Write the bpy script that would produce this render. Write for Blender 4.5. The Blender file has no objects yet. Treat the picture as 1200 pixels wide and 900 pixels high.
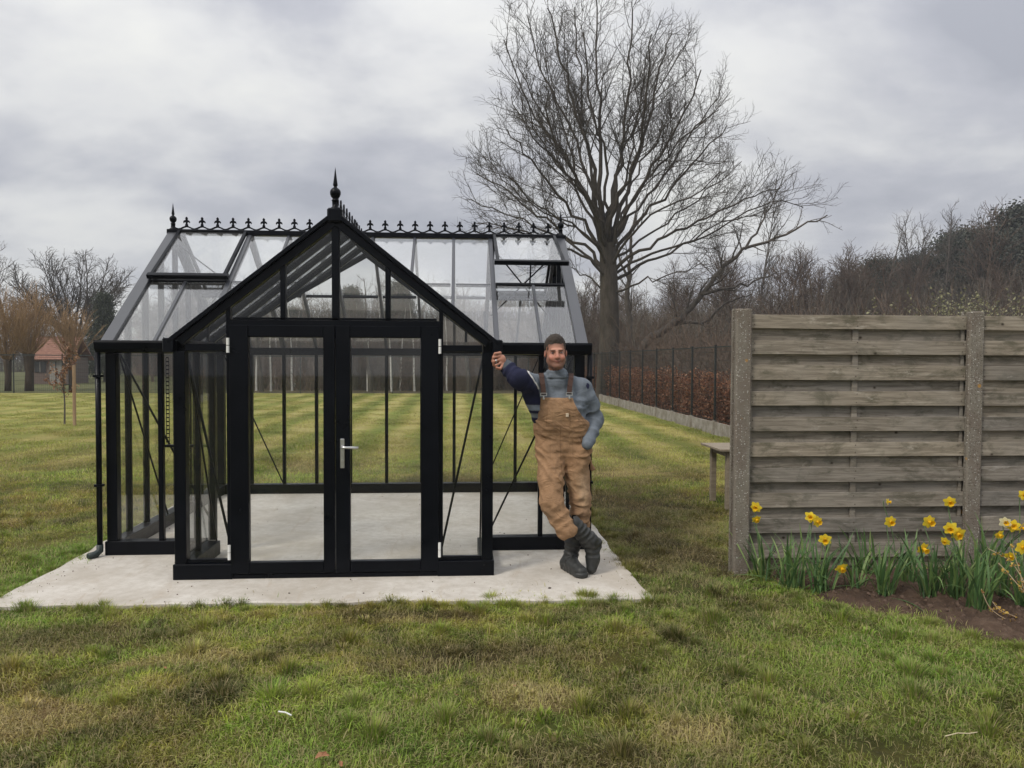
import bpy, bmesh, math, random
import numpy as np
from mathutils import Vector, Matrix, noise as mnoise, Euler
random.seed(7); np.random.seed(7)
C = bpy.context.scene.collection
SC = bpy.context.scene

# ---------------------------------------------------------------- camera
PITCH, ROLL, YAW, FPX, CAMH = -0.0302, 0.0044, -0.0693, 902.0, 1.65
_fw = Vector((-math.sin(YAW), math.cos(YAW), 0)); _rt = Vector((math.cos(YAW), math.sin(YAW), 0)); _up = Vector((0, 0, 1))
_F = _fw*math.cos(PITCH)+_up*math.sin(PITCH); _u = -_fw*math.sin(PITCH)+_up*math.cos(PITCH)
_R = _rt*math.cos(ROLL)+_u*math.sin(ROLL); _U = -_rt*math.sin(ROLL)+_u*math.cos(ROLL)
cam = bpy.data.objects.new('camera', bpy.data.cameras.new('camera')); C.objects.link(cam)
cam.matrix_world = Matrix(((_R.x, _U.x, -_F.x, 0), (_R.y, _U.y, -_F.y, 0), (_R.z, _U.z, -_F.z, CAMH), (0, 0, 0, 1)))
cam.data.sensor_width = 36; cam.data.lens = FPX/1200*36
cam.data.clip_start = 0.05; cam.data.clip_end = 3000
SC.camera = cam

def at(px, py, Y):
    """photo pixel (1200x900) -> world point at garden depth Y"""
    d = _F+_R*((px-600)/FPX)-_U*((py-450)/FPX); t = Y/d.y
    return Vector((d.x*t, Y, d.z*t+CAMH))
def gp(px, py, z=0.0):
    d = _F+_R*((px-600)/FPX)-_U*((py-450)/FPX); t = (z-CAMH)/d.z
    return Vector((d.x*t, d.y*t, z))

# ---------------------------------------------------------------- world: overcast sky
SUN_EL, SUN_AZ = math.radians(48), math.radians(-50)     # high, behind the camera's left shoulder
w = bpy.data.worlds.new('World'); SC.world = w; w.use_nodes = True
nt = w.node_tree; nt.nodes.clear()
def N(t, **k):
    n = nt.nodes.new(t)
    for a, b in k.items(): setattr(n, a, b)
    return n
L = lambda a, b: nt.links.new(a, b)
out = N('ShaderNodeOutputWorld'); sky = N('ShaderNodeTexSky', sky_type='NISHITA', sun_disc=False)
sky.sun_elevation = SUN_EL; sky.sun_rotation = math.radians(180)+SUN_AZ
bgs = N('ShaderNodeBackground'); bgs.inputs[1].default_value = 0.07; L(sky.outputs[0], bgs.inputs[0])
tc = N('ShaderNodeTexCoord'); sep = N('ShaderNodeSeparateXYZ'); L(tc.outputs['Generated'], sep.inputs[0])
mz = N('ShaderNodeMath', operation='MAXIMUM'); L(sep.outputs[2], mz.inputs[0]); mz.inputs[1].default_value = 0.0
az_ = N('ShaderNodeMath', operation='ADD'); L(mz.outputs[0], az_.inputs[0]); az_.inputs[1].default_value = 0.34
dv = N('ShaderNodeVectorMath', operation='DIVIDE'); L(tc.outputs['Generated'], dv.inputs[0])
cmb = N('ShaderNodeCombineXYZ'); L(az_.outputs[0], cmb.inputs[0]); L(az_.outputs[0], cmb.inputs[1]); cmb.inputs[2].default_value = 1
L(cmb.outputs[0], dv.inputs[1])
mp = N('ShaderNodeMapping'); L(dv.outputs[0], mp.inputs[0]); mp.inputs['Location'].default_value = (3.1, 1.7, 0.0); mp.inputs['Rotation'].default_value = (0, 0, 0.35); mp.inputs['Scale'].default_value = (0.9, 1.05, 0.6)
n1 = N('ShaderNodeTexNoise'); n1.inputs['Scale'].default_value = 1.9; n1.inputs['Detail'].default_value = 9; n1.inputs['Roughness'].default_value = 0.53; n1.inputs['Distortion'].default_value = 0.12
L(mp.outputs[0], n1.inputs['Vector'])
cr = N('ShaderNodeValToRGB'); L(n1.outputs[0], cr.inputs[0])
e = cr.color_ramp.elements; e[0].position = 0.36; e[0].color = (0.335, 0.345, 0.385, 1); e[1].position = 0.66; e[1].color = (0.655, 0.655, 0.635, 1)
q = e.new(0.45); q.color = (0.415, 0.422, 0.458, 1); q = e.new(0.515); q.color = (0.505, 0.51, 0.527, 1); q = e.new(0.57); q.color = (0.585, 0.587, 0.59, 1)
# overcast sky brightens smoothly towards the zenith (CIE overcast sky)
z2 = N('ShaderNodeMath', operation='MULTIPLY'); L(mz.outputs[0], z2.inputs[0]); L(mz.outputs[0], z2.inputs[1])
ci = N('ShaderNodeMath', operation='MULTIPLY_ADD'); L(z2.outputs[0], ci.inputs[0]); ci.inputs[1].default_value = 1.3; ci.inputs[2].default_value = 0.86
mul = N('ShaderNodeVectorMath', operation='SCALE'); L(cr.outputs[0], mul.inputs[0]); L(ci.outputs[0], mul.inputs['Scale'])
bgc = N('ShaderNodeBackground'); L(mul.outputs[0], bgc.inputs[0]); bgc.inputs[1].default_value = 1.0
mx = N('ShaderNodeMixShader'); mx.inputs[0].default_value = 0.93; L(bgs.outputs[0], mx.inputs[1]); L(bgc.outputs[0], mx.inputs[2]); L(mx.outputs[0], out.inputs[0])
# ---------------------------------------------------------------- sun behind the cloud
sl = bpy.data.lights.new('sun', 'SUN'); sl.energy = 1.5; sl.angle = math.radians(14); sl.color = (1, 0.93, 0.82)
so = bpy.data.objects.new('sun', sl); C.objects.link(so)
sd = Vector((math.sin(SUN_AZ)*math.cos(SUN_EL), -math.cos(SUN_AZ)*math.cos(SUN_EL), math.sin(SUN_EL)))   # towards the sun
so.rotation_euler = sd.to_track_quat('Z', 'Y').to_euler(); so.location = sd*40
SC.view_settings.view_transform = 'Standard'; SC.view_settings.look = 'None'
SC.view_settings.exposure = 0.50; SC.view_settings.gamma = 1.0
SC.view_settings.use_curve_mapping = False

# ================================================================ helpers
def tag(o, label=None, cat=None, group=None, kind=None):
    if label: o['label'] = label
    if cat: o['category'] = cat
    if group: o['group'] = group
    if kind: o['kind'] = kind
    return o
def empty(name, loc, label, cat, group=None, rz=0):
    o = bpy.data.objects.new(name, None); C.objects.link(o); o.location = loc; o.rotation_euler = (0, 0, rz)
    o.empty_display_size = .1
    return tag(o, label, cat, group)
def inst(name, me, parent=None, loc=(0, 0, 0), rot=(0, 0, 0), scale=(1, 1, 1)):
    o = bpy.data.objects.new(name, me); C.objects.link(o); o.location = loc; o.rotation_euler = rot; o.scale = scale
    if parent: o.parent = parent
    return o
class MB:
    """collects geometry for ONE mesh object"""
    def __init__(s): s.v = []; s.f = []; s.sm = False
    def add(s, vs, fs):
        b = len(s.v); s.v += [tuple(x) for x in vs]; s.f += [tuple(i+b for i in f) for f in fs]
    def box(s, a, b):
        (x0, y0, z0), (x1, y1, z1) = a, b
        s.add([(x0,y0,z0),(x1,y0,z0),(x1,y1,z0),(x0,y1,z0),(x0,y0,z1),(x1,y0,z1),(x1,y1,z1),(x0,y1,z1)],
              [(3,2,1,0),(4,5,6,7),(0,1,5,4),(1,2,6,5),(2,3,7,6),(3,0,4,7)])
    def bar(s, p, q, w, h, up=(0, 0, 1), off=0.0):
        """rectangular bar p->q, w across, h along 'up'; off shifts along up"""
        p = Vector(p); q = Vector(q); d = (q-p).normalized(); up = Vector(up)
        sx = d.cross(up).normalized(); u = sx.cross(d).normalized()
        o_ = u*off
        vs = []
        for c in (p, q):
            for a, b in ((-1,-1),(1,-1),(1,1),(-1,1)): vs.append(c+sx*(a*w/2)+u*(b*h/2)+o_)
        s.add(vs, [(3,2,1,0),(4,5,6,7),(0,1,5,4),(1,2,6,5),(2,3,7,6),(3,0,4,7)])
    def tube(s, pts, rad, n=8, cap=True):
        pts = [Vector(p) for p in pts]
        if not hasattr(rad, '__len__'): rad = [rad]*len(pts)
        base = len(s.v); prev = None
        for i, p in enumerate(pts):
            d = (pts[min(i+1, len(pts)-1)]-pts[max(i-1, 0)])
            d = d.normalized() if d.length > 1e-9 else Vector((0,0,1))
            if prev is None:
                a = Vector((1,0,0)) if abs(d.x) < .8 else Vector((0,1,0))
                x = d.cross(a).normalized()
            else: x = (prev-d*prev.dot(d)).normalized()
            prev = x; y = d.cross(x)
            for k in range(n):
                t = 2*math.pi*k/n; s.v.append(tuple(p+(x*math.cos(t)+y*math.sin(t))*rad[i]))
        for i in range(len(pts)-1):
            for k in range(n):
                a = base+i*n+k; b = base+i*n+(k+1) % n; s.f.append((a, b, b+n, a+n))
        if cap:
            s.f.append(tuple(base+k for k in reversed(range(n)))); e = base+(len(pts)-1)*n; s.f.append(tuple(e+k for k in range(n)))
    def lathe(s, prof, c=(0,0,0), n=14):
        s.tube([(c[0], c[1], c[2]+z) for r, z in prof], [max(r, 1e-4) for r, z in prof], n)
    def prism(s, pts, y0, y1):
        """polygon in x,z extruded along y"""
        n = len(pts)
        s.add([(x, y0, z) for x, z in pts]+[(x, y1, z) for x, z in pts],
              [tuple(range(n)), tuple(reversed(range(n, 2*n)))]+[((i+1) % n, i, i+n, (i+1) % n+n) for i in range(n)])
    def mesh(s, name, mat=None, smooth=False, bevel=0):
        me = bpy.data.meshes.new(name); me.from_pydata(s.v, [], s.f); me.validate(); me.update()
        if bevel:
            bm = bmesh.new(); bm.from_mesh(me)
            bmesh.ops.bevel(bm, geom=list(bm.edges), offset=bevel, segments=1, affect='EDGES', profile=.5)
            bm.to_mesh(me); bm.free()
        if mat: me.materials.append(mat)
        if smooth: me.polygons.foreach_set('use_smooth', [True]*len(me.polygons))
        return me
    def build(s, name, mat=None, parent=None, smooth=False, bevel=0, **k):
        return inst(name, s.mesh(name, mat, smooth, bevel), parent, **k)

# ---------------------------------------------------------------- materials
class Mat:
    def __init__(s, name, rough=.6, metallic=0.0, spec=.5):
        s.m = bpy.data.materials.new(name); s.m.use_nodes = True; s.t = s.m.node_tree
        s.b = s.t.nodes['Principled BSDF']; s.b.inputs['Roughness'].default_value = rough
        s.b.inputs['Metallic'].default_value = metallic; s.b.inputs['Specular IOR Level'].default_value = spec
        s.out = s.t.nodes['Material Output']
    def n(s, t, **k):
        x = s.t.nodes.new(t)
        for a, b in k.items(): setattr(x, a, b)
        return x
    def l(s, a, b): s.t.links.new(a, b)
    def pos(s, scale=(1,1,1), obj=True, rnd=False, loc=(0,0,0), rot=(0,0,0)):
        if obj: src = s.n('ShaderNodeTexCoord').outputs['Object']
        else: src = s.n('ShaderNodeNewGeometry').outputs['Position']
        mp = s.n('ShaderNodeMapping'); mp.inputs['Scale'].default_value = scale; mp.inputs['Location'].default_value = loc; mp.inputs['Rotation'].default_value = rot
        if rnd:
            oi = s.n('ShaderNodeObjectInfo'); m = s.n('ShaderNodeMath', operation='MULTIPLY'); s.l(oi.outputs['Random'], m.inputs[0]); m.inputs[1].default_value = 37.0
            va = s.n('ShaderNodeVectorMath', operation='ADD'); s.l(src, va.inputs[0]); s.l(m.outputs[0], va.inputs[1]); src = va.outputs[0]
        s.l(src, mp.inputs[0]); return mp.outputs[0]
    def noise(s, vec, scale, detail=4, rough=.55, dist=0):
        x = s.n('ShaderNodeTexNoise'); s.l(vec, x.inputs['Vector'])
        x.inputs['Scale'].default_value = scale; x.inputs['Detail'].default_value = detail; x.inputs['Roughness'].default_value = rough; x.inputs['Distortion'].default_value = dist
        return x.outputs[0]
    def ramp(s, fac, stops):
        r = s.n('ShaderNodeValToRGB'); s.l(fac, r.inputs[0]); e = r.color_ramp.elements
        while len(e) < len(stops): e.new(.5)
        for i, (p, c) in enumerate(stops):
            e[i].position = p; e[i].color = (c, c, c, 1) if not hasattr(c, '__len__') else (*c, 1)
        return r.outputs[0]
    def mix(s, fac, a, b, mode='MIX'):
        x = s.n('ShaderNodeMix', data_type='RGBA', blend_type=mode)
        for i, v in ((0, fac), (6, a), (7, b)):
            if hasattr(v, 'is_linked') or isinstance(v, bpy.types.NodeSocket): s.l(v, x.inputs[i])
            elif i == 0: x.inputs[0].default_value = v
            else: x.inputs[i].default_value = (*v, 1)
        return x.outputs[2]
    def math(s, op, a, b=None):
        x = s.n('ShaderNodeMath', operation=op)
        for i, v in enumerate((a, b)):
            if v is None: continue
            if isinstance(v, bpy.types.NodeSocket): s.l(v, x.inputs[i])
            else: x.inputs[i].default_value = v
        return x.outputs[0]
    def col(s, c):
        if isinstance(c, bpy.types.NodeSocket): s.l(c, s.b.inputs['Base Color'])
        else: s.b.inputs['Base Color'].default_value = (*c, 1)
        return s
    def bump(s, h, strength=.3, dist=.01):
        x = s.n('ShaderNodeBump'); x.inputs['Strength'].default_value = strength; x.inputs['Distance'].default_value = dist
        s.l(h, x.inputs['Height']); s.l(x.outputs[0], s.b.inputs['Normal']); return s

def simple(name, c1, c2, scale=8, rough=.6, bump=.2, bd=.005, stretch=(1,1,1), metallic=0, spec=.5, rnd=False):
    m = Mat(name, rough, metallic, spec); p = m.pos(stretch, rnd=rnd); f = m.noise(p, scale, 5)
    m.col(m.ramp(f, [(.3, c1), (.7, c2)]))
    if bump: m.bump(m.noise(p, scale*4, 4), bump, bd)
    return m.m

# lawn colour, shared by the ground sheet and the grass blades
def turf_colour(m):
    g = m.pos(obj=False)
    sp = m.n('ShaderNodeSeparateXYZ'); m.l(g, sp.inputs[0])
    big = m.noise(g, .55, 4, .6, .6); med = m.noise(m.pos((1, 1, 1), obj=False, loc=(9, 4, 0)), 1.7, 5, .62, .8); fine = m.noise(g, 7, 4, .7, .3)
    med2 = m.math('ADD', m.math('MULTIPLY', med, .62), m.math('MULTIPLY', m.noise(m.pos(obj=False, loc=(2, 8, 0)), 4.2, 5, .65, .6), .38))
    base = m.ramp(med2, [(.36, (.050, .052, .016)), (.42, (.110, .135, .026)), (.48, (.225, .26, .048)), (.535, (.33, .31, .075)), (.59, (.42, .345, .13)), (.66, (.52, .41, .19))])
    dk = m.ramp(big, [(.38, (.46, .36, .32)), (.46, (.90, .80, .70)), (.53, (1.12, 1.12, .95)), (.62, (1.05, 1.38, .90))])
    c = m.mix(1.0, base, dk, 'MULTIPLY')
    c = m.mix(m.ramp(fine, [(.35, 0.), (.7, .55)]), c, (.16, .15, .065))
    # worn soil, bleached and fresh green areas of this lawn (x, y, half sizes)
    def area(cx, cy, rx, ry, soft=.45, amt=1.0):
        mp_ = m.n('ShaderNodeMapping', vector_type='TEXTURE'); mp_.inputs['Location'].default_value = (cx, cy, 0); mp_.inputs['Scale'].default_value = (rx, ry, 1e4); m.l(g, mp_.inputs[0])
        ln = m.n('ShaderNodeVectorMath', operation='LENGTH'); m.l(mp_.outputs[0], ln.inputs[0])
        f_ = m.math('ADD', m.math('SUBTRACT', 1.0, ln.outputs['Value']), m.math('MULTIPLY', m.math('SUBTRACT', med, .5), 3.2))
        return m.math('MULTIPLY', m.ramp(f_, [(0, 0.), (soft, 1.)]), amt)
    for a_ in ((2.6, 4.0, 2.5, 1.7), (-.2, 3.3, 1.1, .7), (1.6, 5.4, .8, .8), (-3.0, 6.2, 1.2, 2.0)): c = m.mix(area(*a_, .8, .62), c, m.mix(fine, (.070, .150, .018), (.17, .25, .050)))
    for a_ in ((-1.5, 4.3, .6, .10), (.35, 3.75, .35, .18), (-2.0, 3.6, .6, .22), (1.05, 3.35, .22, .22), (-.35, 4.9, .4, .10), (2.15, 11.2, 1.1, .5)): c = m.mix(area(*a_, .5, .7), c, m.mix(fine, (.30, .21, .10), (.46, .36, .19)))
    for a_ in ((.95, 4.98, .55, .13), (-.35, 5.0, .6, .10), (-2.3, 4.7, 1.0, .3), (.2, 4.3, .9, .35), (2.0, 8.2, 1.0, 2.6), (1.75, 6.2, .5, 1.2), (.6, 3.1, .6, .3)): c = m.mix(area(*a_, .6, .75), c, m.mix(fine, (.070, .050, .026), (.15, .115, .055)))
    # mown stripes further out, running away from the camera along Y
    wob = m.math('MULTIPLY', m.noise(g, .4, 3), .6)
    sx = m.math('SINE', m.math('MULTIPLY', m.math('ADD', sp.outputs[0], wob), 2*math.pi/1.25))
    amp = m.n('ShaderNodeMapRange', interpolation_type='SMOOTHSTEP'); m.l(sp.outputs[0], amp.inputs[0]); amp.inputs[1].default_value = -9; amp.inputs[2].default_value = -3; amp.inputs[3].default_value = .10; amp.inputs[4].default_value = .25
    sf = m.math('ADD', m.math('MULTIPLY', sx, amp.outputs[0]), m.math('ADD', m.math('ADD', m.math('MULTIPLY', m.noise(m.pos((1.6, .16, 1), obj=False), 3.0, 6, .7), .45), m.math('MULTIPLY', m.noise(m.pos((1, 1, 1), obj=False), 4.0, 6, .7), .30)), m.math('MULTIPLY', m.noise(m.pos(obj=False, loc=(3, 3, 0)), .7, 4), .35)))
    st = m.ramp(sf, [(.22, (.145, .185, .036)), (.44, (.235, .25, .060)), (.64, (.36, .325, .105)), (.86, (.48, .41, .175))])
    mr = m.n('ShaderNodeMapRange', interpolation_type='SMOOTHSTEP'); m.l(sp.outputs[1], mr.inputs[0]); mr.inputs[1].default_value = 9; mr.inputs[2].default_value = 15
    c = m.mix(m.math('MULTIPLY', mr.outputs[0], .80), c, st)
    return c, sp, g, fine
# ================================================================ ground
XC, Y1, PR, DM, WT, WW = -0.914, 5.80, .767, 3.02, 2.352, 4.0
HG, HA, HR = 1.79, 2.72, 2.93
Y2 = Y1+PR; Y3 = Y2+DM; YR = Y2+DM/2
def gh(x, y):
    r = max(0, 1-math.hypot(x, y-6)/16)
    near_pad = 0 if (-3.3 < x < 1.6 and 5.0 < y < 10.2) else 1
    return -.012+(.010*math.sin(x*2.1+y*.7)+.008*math.sin(y*3.3-x*1.3)+.006*math.sin(x*6.1)*math.sin(y*5.2))*min(1, r*3)*near_pad
def axis(lim_lo, lim_hi, c, near, step):
    a = [c]; s = step
    while a[-1] < lim_hi:
        a.append(a[-1]+s)
        if a[-1]-c > near: s *= 1.25
    s = step; b = [c]
    while b[-1] > lim_lo:
        b.append(b[-1]-s)
        if c-b[-1] > near: s *= 1.25
    return sorted(set(b+a))
xs = axis(-700, 700, 0, 7, .16); ys = axis(-60, 1500, 5.5, 5, .16)
gv = [(x, y, gh(x, y)) for y in ys for x in xs]; nx = len(xs)
gf = [(j*nx+i, j*nx+i+1, (j+1)*nx+i+1, (j+1)*nx+i) for j in range(len(ys)-1) for i in range(nx-1)]
m = Mat('lawn_ground', .95, spec=.2); c, sp, g, fine = turf_colour(m)
# beyond the back fence: leaf litter under the wood on the right, rough meadow on the left
lit = m.ramp(m.noise(g, 1.2, 5), [(.35, (.050, .040, .024)), (.6, (.105, .085, .05)), (.75, (.14, .125, .06))])
mead = m.ramp(m.noise(g, .5, 5), [(.35, (.085, .095, .035)), (.7, (.14, .14, .06))])
side = m.math('GREATER_THAN', m.math('ADD', sp.outputs[0], m.math('MULTIPLY', m.noise(g, .3), 6)), -9.0)
far = m.mix(side, mead, lit)
isfar = m.math('GREATER_THAN', sp.outputs[1], 38.9)
isright = m.math('GREATER_THAN', sp.outputs[0], 5.95)
yy = m.math('GREATER_THAN', sp.outputs[1], 11.0)
k = m.math('MAXIMUM', isfar, m.math('MULTIPLY', isright, yy))
c = m.mix(k, c, far)
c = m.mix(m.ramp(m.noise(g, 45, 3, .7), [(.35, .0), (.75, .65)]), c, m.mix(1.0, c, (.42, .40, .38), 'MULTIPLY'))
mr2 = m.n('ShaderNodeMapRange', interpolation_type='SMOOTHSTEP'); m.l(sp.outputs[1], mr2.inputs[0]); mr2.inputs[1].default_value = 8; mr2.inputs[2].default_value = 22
c = m.mix(mr2.outputs[0], m.mix(1.0, c, (.45, .42, .38), 'MULTIPLY'), c)      # thatch near by, darkened further to paint in shade between the blades
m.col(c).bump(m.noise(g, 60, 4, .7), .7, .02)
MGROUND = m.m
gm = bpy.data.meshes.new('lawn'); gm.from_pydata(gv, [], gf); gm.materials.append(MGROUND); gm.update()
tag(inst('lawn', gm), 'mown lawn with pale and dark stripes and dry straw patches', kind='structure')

# ---------------------------------------------------------------- concrete pad
m = Mat('pad_concrete', .85); p = m.pos(obj=False)
c = m.ramp(m.noise(p, 1.3, 6, .6, .5), [(.30, (.41, .37, .315)), (.5, (.545, .51, .46)), (.7, (.64, .61, .56))])
c = m.mix(m.ramp(m.noise(p, 14, 5, .7), [(.35, .45), (.6, 0.)]), c, (.36, .32, .26))
vo = m.n('ShaderNodeTexVoronoi'); vo.inputs['Scale'].default_value = 7.0; m.l(p, vo.inputs[0])
c = m.mix(m.ramp(vo.outputs[0], [(.02, .75), (.035, 0.)]), c, (.10, .08, .06))
wv = m.noise(m.pos((3, .6, 1), obj=False, rot=(0, 0, .5)), 2.5, 6, .7, 1.5)
c = m.mix(m.ramp(wv, [(.56, 0.), (.70, .5)]), c, (.40, .33, .25))
c = m.mix(m.ramp(m.noise(m.pos(obj=False, loc=(5, 2, 0)), .9, 5, .7, .8), [(.50, 0.), (.68, .55)]), c, (.42, .375, .315))
c = m.mix(m.ramp(m.noise(m.pos(obj=False, loc=(1, 7, 0)), 3.1, 5, .75, 1.5), [(.60, 0.), (.74, .6)]), c, (.70, .69, .66))
m.col(c).bump(m.noise(p, 30, 6, .65), .25, .006); MPAD = m.m
cor = [(-3.12, 5.27), (1.33, 5.19), (1.36, 10.0), (-3.20, 10.0)]
edge = []
for i in range(4):
    a = Vector(cor[i]); b = Vector(cor[(i+1) % 4]); n = int((b-a).length/.12)
    d = (b-a).normalized(); nn = Vector((-d.y, d.x))
    for k in range(n):
        t = k/n; p2 = a.lerp(b, t)
        o_ = mnoise.noise(Vector((p2.x*2.2, p2.y*2.2, 3)))*.045+mnoise.noise(Vector((p2.x*9, p2.y*9, 5)))*.012
        edge.append(p2+nn*o_)
PAD_EDGE = [(e_.x, e_.y) for e_ in edge]
n = len(edge); mb = MB()
mb.add([(e_.x, e_.y, -.08) for e_ in edge]+[(e_.x, e_.y, .012) for e_ in edge]+[(e_.x+(XC-e_.x)*.006, e_.y+(7.5-e_.y)*.006, .02) for e_ in edge],
       [(i, (i+1) % n, (i+1) % n+n, i+n) for i in range(n)]+[(i+n, (i+1) % n+n, (i+1) % n+2*n, i+2*n) for i in range(n)]+[tuple(range(2*n, 3*n))])
tag(mb.build('concrete_pad', MPAD), 'pale concrete slab under the greenhouse', kind='structure')
PADZ = .02

# ---------------------------------------------------------------- flower bed soil
_bp = [gp(x_, y_) for x_, y_ in ((884, 668), (900, 677), (917, 689), (945, 703), (987, 715), (1036, 721), (1095, 727), (1125, 738), (1160, 746), (1200, 751), (1260, 757))]
BED = [(2.42, 5.90), (2.35, 5.98)]+[(q_.x, q_.y) for q_ in _bp]+[(5.2, 4.10), (6.6, 4.10), (6.6, 5.98)]
def inside(poly, x, y):
    r = False; j = len(poly)-1
    for i in range(len(poly)):
        if (poly[i][1] > y) != (poly[j][1] > y) and x < (poly[j][0]-poly[i][0])*(y-poly[i][1])/(poly[j][1]-poly[i][1])+poly[i][0]: r = not r
        j = i
    return r
def pdist(poly, x, y):
    best = 9
    for i in range(len(poly)):
        ax, ay = poly[i]; bx, by = poly[(i+1) % len(poly)]; dx, dy = bx-ax, by-ay
        t = max(0, min(1, ((x-ax)*dx+(y-ay)*dy)/(dx*dx+dy*dy+1e-9))); best = min(best, math.hypot(x-ax-t*dx, y-ay-t*dy))
    return best
st = .03; bx0, by0, bx1, by1 = 2.3, 4.0, 6.7, 6.1; nx = int((bx1-bx0)/st); ny = int((by1-by0)/st)
bv = []; keep = []
def soil_h(x, y):
    d = pdist(BED, x, y); ins = inside(BED, x, y)
    if not ins: return -.05
    b = min(1, d/.18)
    return -.01+b*(.035+.030*mnoise.noise(Vector((x*4, y*4, 0)))+.034*abs(mnoise.noise(Vector((x*14, y*14, 2))))+.024*mnoise.noise(Vector((x*33, y*33, 4))))
for j in range(ny+1):
    for i in range(nx+1):
        x = bx0+i*st; y = by0+j*st; bv.append((x, y, soil_h(x, y)))
fs = []
for j in range(ny):
    for i in range(nx):
        a = j*(nx+1)+i
        q = (a, a+1, a+nx+2, a+nx+1)
        if max(bv[t][2] for t in q) > -.045: fs.append(q)
m = Mat('soil', .95, spec=.25); p = m.pos(obj=False)
c = m.ramp(m.noise(p, 9, 6, .7), [(.3, (.045, .028, .019)), (.55, (.105, .068, .047)), (.75, (.18, .125, .09))])
m.col(c).bump(m.noise(p, 70, 5, .75), .9, .02)
me = bpy.data.meshes.new('flower_bed'); me.from_pydata(bv, [], fs); me.materials.append(m.m); me.update()
me.polygons.foreach_set('use_smooth', [True]*len(me.polygons))
tag(inst('flower_bed', me), 'dark brown soil bed in front of the wooden fence', kind='structure')

# ================================================================ instancing of uncountable stuff by geometry nodes
def scatter(name, pts, protos, label, kind='stuff'):
    """pts: (x,y,z,rx,ry,rz,scale,index)"""
    n = len(pts); me = bpy.data.meshes.new(name); a = np.array(pts, dtype=np.float32)
    me.vertices.add(n); me.vertices.foreach_set('co', a[:, :3].ravel())
    me.attributes.new('rot', 'FLOAT_VECTOR', 'POINT').data.foreach_set('vector', a[:, 3:6].ravel())
    me.attributes.new('scl', 'FLOAT', 'POINT').data.foreach_set('value', a[:, 6].ravel())
    me.attributes.new('idx', 'INT', 'POINT').data.foreach_set('value', a[:, 7].astype(np.int32))
    o = inst(name, me); g = bpy.data.node_groups.new(name, 'GeometryNodeTree')
    g.interface.new_socket('Geometry', in_out='INPUT', socket_type='NodeSocketGeometry'); g.interface.new_socket('Geometry', in_out='OUTPUT', socket_type='NodeSocketGeometry')
    gi = g.nodes.new('NodeGroupInput'); go = g.nodes.new('NodeGroupOutput'); ip = g.nodes.new('GeometryNodeInstanceOnPoints'); jn = g.nodes.new('GeometryNodeGeometryToInstance')
    for pr in reversed(protos):
        oi = g.nodes.new('GeometryNodeObjectInfo'); oi.inputs['Object'].default_value = pr; oi.transform_space = 'ORIGINAL'
        g.links.new(oi.outputs['Geometry'], jn.inputs[0])
    def attr(nm, t):
        x = g.nodes.new('GeometryNodeInputNamedAttribute'); x.data_type = t; x.inputs['Name'].default_value = nm; return x.outputs['Attribute']
    g.links.new(gi.outputs[0], ip.inputs['Points']); g.links.new(jn.outputs[0], ip.inputs['Instance'])
    ip.inputs['Pick Instance'].default_value = True
    g.links.new(attr('idx', 'INT'), ip.inputs['Instance Index']); g.links.new(attr('rot', 'FLOAT_VECTOR'), ip.inputs['Rotation']); g.links.new(attr('scl', 'FLOAT'), ip.inputs['Scale'])
    g.links.new(ip.outputs[0], go.inputs[0])
    md = o.modifiers.new('scatter', 'NODES'); md.node_group = g
    return tag(o, label, kind=kind)

# clods and crumbs on the bed
MCLOD = simple('clod', (.05, .03, .02), (.16, .105, .075), scale=30, rough=.95, bump=.5)
clods = []
for s_ in range(3):
    bm = bmesh.new(); bmesh.ops.create_icosphere(bm, subdivisions=1, radius=1); rc = random.Random(s_)
    for v_ in bm.verts: v_.co *= rc.uniform(.65, 1.25)
    me = bpy.data.meshes.new('clod'); bm.to_mesh(me); bm.free(); me.materials.append(MCLOD); clods.append(bpy.data.objects.new('clod', me))
rc = random.Random(12); cp_ = []
while len(cp_) < 3200:
    x = rc.uniform(2.3, 6.5); y = rc.uniform(4.1, 5.9)
    if inside(BED, x, y): cp_.append((x, y, soil_h(x, y)-.001, rc.uniform(0, 6), rc.uniform(0, 6), 0, .0035+.016*rc.random()**4, rc.randrange(3)))
scatter('soil_crumbs', cp_, clods, 'loose crumbs of dark soil on the flower bed')
gp_ = []
while len(gp_) < 420:
    x = rc.uniform(-3.1, 1.35); y = rc.uniform(5.2, 9.9); d_ = pdist(PAD_EDGE, x, y)
    if inside(PAD_EDGE, x, y) and rc.random() < math.exp(-d_*3.5)+.06: gp_.append((x, y, PADZ+.001, rc.uniform(0, 6), 0, 0, .0015+.005*rc.random()**3, rc.randrange(3)))
scatter('slab_grit', gp_, clods, 'specks of soil and grit on the concrete slab')
# grass blades
m = Mat('grass_blade', .55, spec=.35); c, sp, g, fine = turf_colour(m)
at_ = m.n('ShaderNodeAttribute', attribute_name='rnd'); rv = at_.outputs['Fac']
c = m.mix(m.ramp(rv, [(.0, 0.), (.62, .0), (.66, .55), (1., .75)]), c, (.36, .30, .16))       # a third of the blades dry
c = m.mix(1.0, c, m.ramp(rv, [(0., (.72, .80, .70)), (.3, (1.15, 1.3, 1.0)), (.62, (1.6, 1.7, 1.35)), (.66, (1, 1, 1)), (1., (1.2, 1.15, 1.1))]), 'MULTIPLY')
m.col(c)
tr = m.n('ShaderNodeBsdfTranslucent'); m.l(c, tr.inputs[0]); mxs = m.n('ShaderNodeMixShader'); mxs.inputs[0].default_value = .3
m.l(m.b.outputs[0], mxs.inputs[1]); m.l(tr.outputs[0], mxs.inputs[2]); m.l(mxs.outputs[0], m.out.inputs[0])
MBLADE = m.m
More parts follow.
